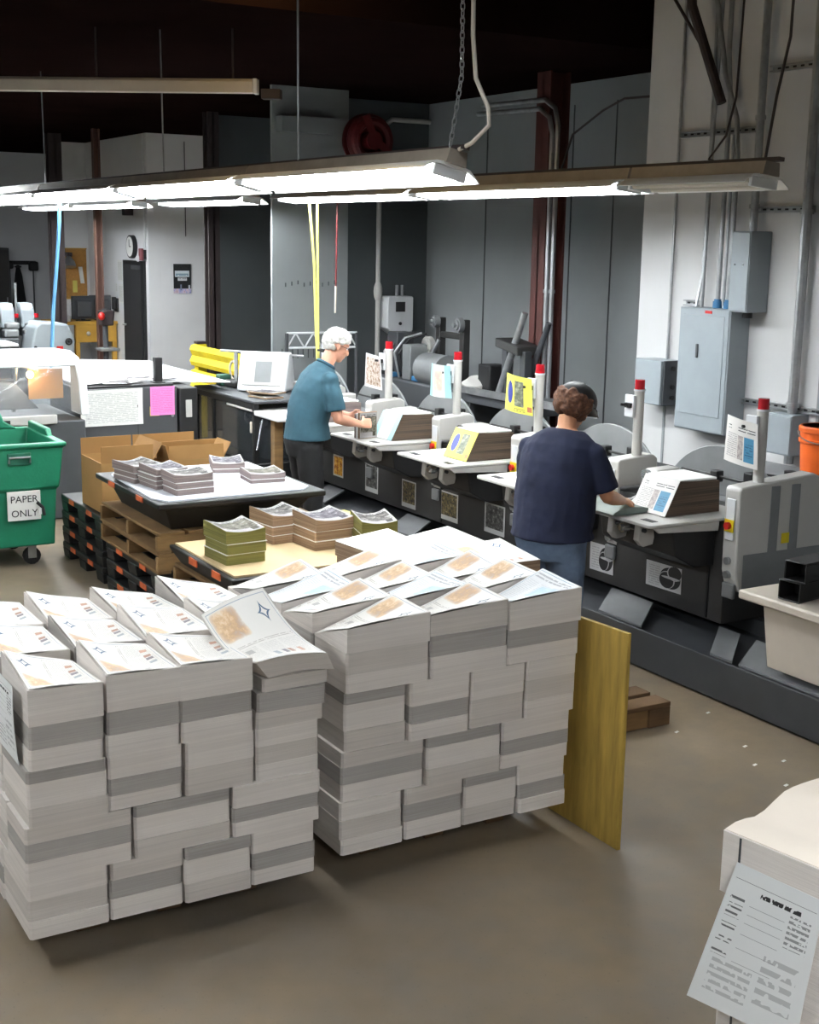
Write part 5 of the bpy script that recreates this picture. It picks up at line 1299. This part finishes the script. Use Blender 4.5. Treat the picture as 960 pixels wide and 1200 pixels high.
for i, (x, y, a, l) in enumerate(((6.48, 21.5, .15, 'dark monitor on the yellow workbench, seen before the cork board'), (6.84, 21.7, -.1, 'dark monitor on the yellow workbench behind the brown column'))):
    T = Thing('monitor', l, 'monitor', (x, y, 1.03), 'monitors on the yellow workbench'); M = Matrix.Translation((x, y, 1.031)) @ Matrix.Rotation(a, 4, 'Z')
    T.part('case', MB().box(-.19, .19, -.03, .03, .03, .40).xf(M), dark_grey, .01); T.part('back_bulge', MB().box(-.13, .13, -.08, -.0305, .06, .33).xf(M), dark_grey, .02); T.part('foot', MB().box(-.1, .1, -.07, .07, 0, .015).box(-.03, .03, -.02, .02, .015, .03).xf(M), blackp, .003)
single('paper_cup', 'white cup on the yellow workbench beside a monitor', 'cup', MB().loft([((6.22, 21.45, 1.031), .04, .04), ((6.22, 21.45, 1.13), .05, .05)], 16), white_plastic)
single('rag', 'crumpled white cloth on the left end of the workbench', 'rag', MB().ell((6.08, 21.5, 1.066), (.11, .07, .035)), white_paper)
T = Thing('drill_stand', 'dark drill stand with a red knob in front of the workbench', 'drill stand', (6.12, 19.3, 0))
T.part('pole', MB().cyl((6.08, 19.1, .03), (6.08, 19.1, 1.36), .04), dark_grey); T.part('base', MB().cyl((6.08, 19.1, 0), (6.08, 19.1, .03), .22), dark_steel); T.part('head', MB().box(6.0, 6.18, 19.0, 19.2, 1.12, 1.34), dark_steel, .02)
T.part('red_knob', MB().ell((5.99, 18.98, 1.26), (.05, .05, .06)), red_btn); T.part('work_plate', MB().box(5.95, 6.23, 18.9, 19.2, .76, .80), galv, .01)
# far gathering line
T = Thing('far_machine', 'grey rounded end housing of the far machine line with a red button', 'machine', (5.1, 18.6, 0))
T.part('end_housing', MB().prism([(4.80, 0), (4.83, .80), (4.91, 1.16), (4.99, 1.22), (5.36, 1.19), (5.46, .95), (5.40, .6), (5.36, 0)], 'y', 18.5, 19.1), grey_box, .03)
T.part('hand_wheel', MB().torus((5.36, 18.48, .95), .04, .012, 'y').cyl((5.36, 18.499, .95), (5.36, 18.46, .95), .02), blackp); T.part('red_button', MB().box(5.19, 5.28, 18.48, 18.499, .80, .89), red_btn, .006); T.part('bolt', MB().cyl((4.9, 18.499, .88), (4.9, 18.48, .88), .02), ink)
T.part('bed', MB().box(2.6, 4.79, 18.9, 19.9, 0, .98), dark_grey, .02)
T.part('pale_table', MB().box(3.9, 4.60, 18.2, 18.88, .92, .96), white_plastic, .01)
for x in (4.55, 4.1): T.part('table_leg', MB().box(x - .03, x + .03, 18.3, 18.36, 0, .9195), dark_grey)
for i, x in enumerate((4.46, 4.72, 5.0)):
    T = Thing('far_pocket', 'small grey feeder hood of the far machine line, %s from the round end housing' % ['third', 'second', 'first'][i], 'feeder', (x, 19.4, .98), 'far feeder hoods')
    T.part('hood', MB().prism([(19.16, 1.10), (19.2, 1.36), (19.3, 1.44), (19.55, 1.44), (19.6, 1.10)], 'x', x - .10, x + .09), grey_box, .02)
    T.part('stand', MB().box(x - .08, x + .07, 19.2, 19.55, .981, 1.0995), dark_grey)
    T.part('red_lens', MB().cyl((x + .115, 19.2, 1.24), (x + .115, 19.2, 1.30), .03), red_lamp)
    T.part('sheet_heap', MB().box(x - .12, x + .08, 18.92, 19.14, .981, 1.10).box(x - .09, x + .10, 18.95, 19.10, 1.1005, 1.19), mid_grey, .03)
    T.part('upright', MB().cyl((x - .115, 19.4, 1.0), (x - .115, 19.4, 1.72), .018), galv)
T = Thing('coat_rail', 'dark wall rail with hooks on the far white wall', 'coat rail', (6.8, 26.5, 1.7))
T.part('rail', MB().box(6.5, 7.1, 26.52, 26.599, 1.80, 1.87), blackp, .01)
T.part('bracket', MB().box(6.94, 7.12, 26.4, 26.519, 1.68, 1.86), blackp, .03); T.part('bracket', MB().box(6.5, 6.64, 26.4, 26.519, 1.72, 1.85), blackp, .03)
T = Thing('coat', 'black coat hanging from the dark wall rail', 'coat', (6.73, 26.4, .5))
T.part('cloth', MB().loft([((6.72, 26.4, .5), .16, .07), ((6.72, 26.4, 1.1), .13, .07), ((6.73, 26.43, 1.6), .07, .05), ((6.73, 26.46, 1.79), .03, .03)], 14, side=(1, 0, 0)), black_cloth)
T.part('collar', MB().torus((6.73, 26.45, 1.76), .05, .018, 'z', 16, 6), ink)
for i, x in enumerate((6.57, 7.02)):
    single('pull_cord', ['grey cord hanging between the dark cabinet and the black coat', 'grey cord hanging between the black coat and the dark column'][i], 'cord', MB().tube([(x, 26.45, 1.8), (x, 26.45, .8)], .014), dark_grey)
T = Thing('dark_cabinet', 'tall dark cabinet against the far white wall', 'cabinet', (6.0, 26.2, 0))
T.part('body', MB().box(5.6, 6.46, 26.0, 26.59, .0, 2.12), dark_grey, .01); T.part('door_leaf', MB().box(5.62, 6.44, 25.985, 25.9995, .05, 2.08), charcoal, .006); T.part('handle', MB().box(6.38, 6.40, 25.965, 25.984, 1.0, 1.2), galv)
# ------------------------------------------------------------------ the two workers
def limb(mb, pts, radii, n=14, side=None):
    mb.loft([(p, r[0] if isinstance(r, tuple) else r, r[1] if isinstance(r, tuple) else r) for p, r in zip(pts, radii)], n, side=side)
    for p, r in ((pts[0], radii[0]), (pts[-1], radii[-1])):
        r = min(r) if isinstance(r, tuple) else r
        mb.ell(p, (r * .96,) * 3, 12, 8)
def hand(mb, wrist, d, palm_n, s, curls=(.5, .55, .6, .65), thumb_side=1):
    """palm with four curled fingers and a thumb; d = pointing direction, palm_n = out of the palm"""
    w = Vector(wrist); d = Vector(d).normalized(); n = Vector(palm_n); n = (n - d * n.dot(d)).normalized(); a = d.cross(n) * thumb_side
    mb.loft([(w - d * .01, .026 * s, .019 * s, a), (w + d * .03 * s, .036 * s, .017 * s, a), (w + d * .065 * s, .042 * s, .016 * s, a), (w + d * .092 * s, .040 * s, .013 * s, a)], 12)
    for i, (o, L, c) in enumerate(zip((.030, .010, -.010, -.029), (.072, .080, .074, .058), curls)):
        p = w + d * .082 * s + a * o * s; an = 0; pts = [p - d * .02 * s]; 
        for seg, f in enumerate((.45, .32, .26)):
            an += c * (.7 if seg == 0 else 1.0)
            p = p + (d * math.cos(an) + n * math.sin(an)) * L * f * s; pts.append(p)
        limb(mb, pts, [.0098 * s, .0094 * s, .0086 * s, .0074 * s], 8)
    b = w + d * .03 * s + a * .030 * s
    t1 = b + (a * .7 + d * .6 + n * .35).normalized() * .038 * s; t2 = t1 + (d * .8 + n * .55 + a * .05).normalized() * .03 * s
    limb(mb, [b - a * .012 * s, t1, t2], [.014 * s, .0115 * s, .009 * s], 8)
def head(mb, c, R, s=1.0):
    """head with jaw, brow, nose, lips, chin and ears; R turns it, local +x is the face"""
    c = Vector(c); P = lambda x, y, z: c + R @ Vector((x * s, y * s, z * s))
    mb.ell(P(-.012, 0, .028), (.098 * s, .077 * s, .092 * s), 20, 14, R)
    mb.ell(P(.022, 0, -.035), (.066 * s, .058 * s, .078 * s), 18, 12, R)
    mb.ell(P(.052, 0, -.088), (.030 * s, .032 * s, .026 * s), 12, 8, R)          # chin
    mb.ell(P(.064, 0, .030), (.026 * s, .052 * s, .014 * s), 14, 8, R)           # brow
    mb.loft([(P(.078, 0, .018), .009 * s, .010 * s), (P(.096, 0, -.012), .012 * s, .011 * s), (P(.104, 0, -.030), .016 * s, .012 * s), (P(.086, 0, -.042), .014 * s, .008 * s)], 10)
    for z, r in ((-.056, .0085), (-.068, .009)): mb.ell(P(.080, 0, z), (.012 * s, .024 * s, r * .8 * s), 10, 6, R)
    for y in (-1, 1):
        mb.ell(P(.056, .036 * y, -.022), (.026 * s, .022 * s, .024 * s), 10, 8, R)  # cheek
        mb.torus((0, 0, 0), .021 * s, .007 * s, 'y', 16, 6) if False else None
        e = MB().ell((0, 0, 0), (.020 * s, .009 * s, .031 * s), 12, 8); e.xf(Matrix.Translation(P(-.008, .078 * y, -.008)) @ R.to_4x4() @ Matrix.Rotation(-.35 * y, 4, 'Z') @ Matrix.Rotation(.2, 4, 'Y')); mb.add(e.v, e.f)
    return P
def eyes(P, R, s, parent):
    for y in (-1, 1):
        e = obj('eye', MB().ell(P(.070, .031 * y, .010), (.0125 * s,) * 3, 12, 8, R), white_plastic, parent)
        obj('iris', MB().ell(P(.0795, .031 * y, .008), (.0045 * s,) * 3, 8, 6, R), ink, e)

def person(label, loc, rotz, spec):
    T = bpy.data.objects.new('person', None); COL.objects.link(T); T.location = loc; T.rotation_euler = (0, 0, rotz); T['label'] = label; T['category'] = 'person'
    S = spec; sk = S['skin']
    b = MB()
    b.loft([((x, 0, z), w * .93, dp * .93, (0, 1, 0)) for x, z, w, dp in S['torso']], 20)
    hc = Vector(S['head']); R = Matrix.Rotation(S['yaw'], 3, 'Z') @ Matrix.Rotation(S['tilt'], 3, 'Y')
    tx, tz = S['torso'][-1][0], S['torso'][-1][1]
    b.loft([((tx - .015, 0, tz - .05), .062, .062), ((tx + .01, 0, tz + .02), .056, .056), (hc + R @ Vector((-.02, 0, -.06)), .054, .056)], 14)
    P = head(b, hc, R, S.get('hs', 1.0))
    for sd in ('R', 'L'):
        sh, el, wr, hd, pn, ts, cu = S['arm' + sd]
        b.ell(sh, (.062, .062, .062), 12, 8)
        limb(b, [Vector(sh), Vector(sh).lerp(Vector(el), .5), Vector(el)], [.054, .049, .041], 14)
        mid = Vector(el).lerp(Vector(wr), .35)
        limb(b, [Vector(el), mid, Vector(wr)], [.040, .042, .026], 14)
        hand(b, wr, hd, pn, 1.0, cu, ts)
    for sd in ('R', 'L'):
        hp, kn, an = (Vector(q) for q in S['leg' + sd])
        limb(b, [hp, hp.lerp(kn, .5), kn], [.088, .075, .056], 16); limb(b, [kn, kn.lerp(an, .35), an], [.054, .052, .036], 14)
    body = fuse('body', b, sk, .0062, 5, T)
    eyes(P, R, S.get('hs', 1.0), T)
    # shirt
    c = MB(); o = S['ease']
    tor = [q for q in S['torso'] if q[1] >= S['hem'] - .001]
    c.loft([((tor[0][0], 0, S['hem'] - .03), tor[0][2] + o + .016, tor[0][3] + o + .016, (0, 1, 0))] + [((x, 0, z), w + o, dp + o, (0, 1, 0)) for x, z, w, dp in tor], 22)
    for sd in ('R', 'L'):
        sh, el = Vector(S['arm' + sd][0]), Vector(S['arm' + sd][1]); q = S['sleeve']
        c.ell(sh, (.060 + o * .4,) * 3, 14, 10)
        c.loft([(sh.lerp(el, -.06), .056, .056), (sh.lerp(el, .3), .066 + o * .5, .066 + o * .5), (sh.lerp(el, q), .070 + o * .3, .070 + o * .3)], 16)
    shirt = fuse('shirt', c, S['shirt'], .0085, 5, T, S.get('wr', .0), .11)
    # trousers
    t = MB(); hz = S['hip']
    t.loft([((q[0], 0, q[1]), q[2], q[3], (0, 1, 0)) for q in S['seat']], 22)
    for sd in ('R', 'L'):
        hp, kn, an = (Vector(q) for q in S['leg' + sd]); e = S['lr']
        limb(t, [hp + Vector((0, 0, .02)), hp.lerp(kn, .45), kn, kn.lerp(an, .5), an + Vector((0, 0, .0))], [(e[0]), e[1], e[2], e[3], e[4]], 18)
    fuse('trousers', t, S['pants'], .009, 5, T, .012, .09)
    for sd in ('R', 'L'):
        an = Vector(S['leg' + sd][2]); f = MB()
        f.loft([(an + Vector((-.06, 0, -.035)), .034, .034, (0, 1, 0)), (an + Vector((.0, 0, -.03)), .044, .044, (0, 1, 0)), (an + Vector((.08, 0, -.046)), .046, .030, (0, 1, 0)), (an + Vector((.16, 0, -.055)), .034, .020, (0, 1, 0))], 14)
        sh_ = fuse('shoe', f, shoe_m, .008, 3, T)
        obj('shoe_sole', MB().prism([(an.x - .095, an.y - .038), (an.x + .06, an.y - .05), (an.x + .17, an.y - .034), (an.x + .19, an.y), (an.x + .17, an.y + .034), (an.x + .06, an.y + .05), (an.x - .095, an.y + .038)], 'z', an.z - .082, an.z - .062), rubber, sh_)
    return T, P, R

def hair_blobs(P, R, s, test, n, rr, seed, off=1.0):
    rnd = random.Random(seed); mb = MB(); k = 0
    while k < n:
        th = rnd.uniform(0, 2 * PI); z = rnd.uniform(-.75, 1); q = math.sqrt(1 - z * z)
        x, y, zz_ = .100 * q * math.cos(th) * off - .012, .080 * q * math.sin(th) * off, .097 * z * off + .028
        if not test(x, y, zz_): continue
        k += 1; r = rnd.uniform(*rr) * s
        mb.ell(P(x, y, zz_), (r, r, r * .8), 9, 6, R)
    return mb

man = dict(skin=skin, ease=.012, hem=.955, sleeve=.80, shirt=teal_cloth, pants=black_cloth, hip=.9, wr=.014,
    torso=[(-.05, .86, .165, .125), (-.045, .95, .172, .138), (-.02, 1.05, .175, .152), (.0, 1.15, .178, .155), (.03, 1.26, .185, .145), (.07, 1.36, .192, .125), (.105, 1.43, .160, .095), (.13, 1.475, .085, .07)],
    head=(.225, 0, 1.625), yaw=-.12, tilt=.42,
    armR=((.085, -.195, 1.385), (.13, -.245, 1.10), (.36, -.15, 1.035), (.95, .28, .02), (-.2, .9, -.35), 1, (.45, .5, .55, .6)),
    armL=((.085, .195, 1.385), (.16, .235, 1.12), (.37, .10, 1.07), (.95, -.22, .0), (-.2, -.9, -.35), -1, (.45, .5, .55, .6)),
    legR=((-.045, -.09, .86), (-.01, -.10, .48), (-.03, -.11, .085)), legL=((-.045, .09, .86), (.02, .11, .48), (.0, .12, .085)),
    seat=[(-.045, .80, .165, .125), (-.048, .90, .184, .152), (-.035, .98, .180, .146), (-.022, 1.035, .172, .146)], lr=[.106, .100, .080, .072, .064])
T, P, R = person('person in a teal polo shirt and black trousers with white hair, head bent over booklets', (4.50, 9.17, 0), math.radians(-4), man)
def htest(x, y, z): return z > .03 + .55 * max(0, x) and not (x > .062 and z < .085) or (x < -.035 and z > -.045)
fuse('hair', hair_blobs(P, R, 1.0, htest, 240, (.016, .026), 3), white_hair, .006, 2, T, .008)
g = MB()
for y in (-1, 1):
    pts = [P(.096, .032 * y + .020 * math.cos(t), .006 + .014 * math.sin(t)) for t in [2 * PI * i / 14 for i in range(15)]]
    g.tube(pts, .0018, 5); g.tube([P(.094, .052 * y, .008), P(.05, .074 * y, .010), P(-.01, .082 * y, .004)], .0018, 5)
g.tube([P(.097, -.012, .008), P(.099, 0, .010), P(.097, .012, .008)], .0018, 5)
obj('glasses', g, dark_steel, T)
cl = MB().torus((0, 0, 0), .068, .013, 'z', 24, 8).xf(Matrix.Translation((.132, 0, 1.487)) @ Matrix.Rotation(.55, 4, 'Y'))
obj('collar', cl, teal_cloth, T)
# booklets held in the hands
T = Thing('held_booklets', 'small upright pack of booklets held in the hands of the worker in teal', 'booklets', (4.98, 9.12, .906))
M = Matrix.Translation((4.965, 9.125, .907)) @ Matrix.Rotation(.12, 4, 'Z')
for i, (y, m_) in enumerate(((-.035, brown_edge), (-.010, white_paper), (.014, rainbow_edge))):
    T.part('booklet', MB().box(-.085, .085, y, y + .022, 0, .205 - .008 * i).xf(M), m_, .003)
T.part('cover_page', MB().sheet(lambda u, v: M @ Vector((-.082 + .164 * u, -.0365, .004 + .196 * v)), 2, 2, .001), COVERS[1])

woman = dict(skin=skin2, ease=.018, hem=.84, sleeve=.86, shirt=navy_cloth, pants=jean_cloth, hip=.8, wr=.016,
    torso=[(-.03, .76, .200, .165), (-.02, .86, .218, .178), (-.005, .98, .222, .176), (.01, 1.10, .224, .168), (.03, 1.21, .222, .155), (.055, 1.295, .214, .132), (.075, 1.345, .185, .105), (.09, 1.38, .130, .085), (.095, 1.405, .085, .068)],
    head=(.165, -.01, 1.525), yaw=-.30, tilt=.50, hs=.97,
    armR=((.055, -.205, 1.285), (.10, -.275, 1.055), (.37, -.235, .985), (.97, .1, -.15), (.0, .35, -.95), -1, (.3, .35, .35, .4)),
    armL=((.055, .205, 1.285), (.15, .26, 1.06), (.40, .13, .99), (.97, -.15, -.12), (.0, -.35, -.95), 1, (.3, .35, .35, .4)),
    legR=((-.03, -.095, .78), (.0, -.105, .44), (-.03, -.11, .085)), legL=((-.03, .095, .78), (.01, .105, .44), (-.03, .115, .085)),
    seat=[(-.03, .70, .190, .150), (-.035, .79, .212, .178), (-.025, .87, .216, .178)], lr=[.116, .108, .086, .078, .070])
T, P, R = person('person in a navy t-shirt, jeans and black cap seen from behind at the feeder row', (4.46, 5.96, 0), math.radians(24), woman)
def wtest(x, y, z): return x < .03 and -.085 < z < .055 and (x < -.03 or abs(y) > .05)
fuse('hair', hair_blobs(P, R, .97, wtest, 320, (.020, .036), 5, 1.10), brown_hair, .006, 1, T, .016)
cap = MB(); s = .97
vs = []; nu, nv = 24, 8
for j in range(nv + 1):
    t = PI / 2 * j / nv
    for i in range(nu):
        a = 2 * PI * i / nu; vs.append(P(-.004 + .130 * math.cos(t) * math.cos(a), .112 * math.cos(t) * math.sin(a), .046 + .102 * math.sin(t)))
fs = [(j * nu + i, j * nu + (i + 1) % nu, (j + 1) * nu + (i + 1) % nu, (j + 1) * nu + i) for j in range(nv) for i in range(nu)] + [tuple(range(nu - 1, -1, -1))]
cap.add(vs, fs)
cp = obj('cap', cap, blackp, T)
obj('cap_brim', MB().sheet(lambda u, v: P(.095 + .095 * v * math.sin(PI * (.12 + .76 * u)) ** .6, .082 * (2 * u - 1) * (1 - .25 * v), .052 - .030 * v - .02 * (2 * u - 1) ** 2), 10, 5, .004), blackp, cp)
obj('cap_button', MB().ell(P(-.004, 0, .149), (.010, .010, .006), 10, 6), blackp, cp)
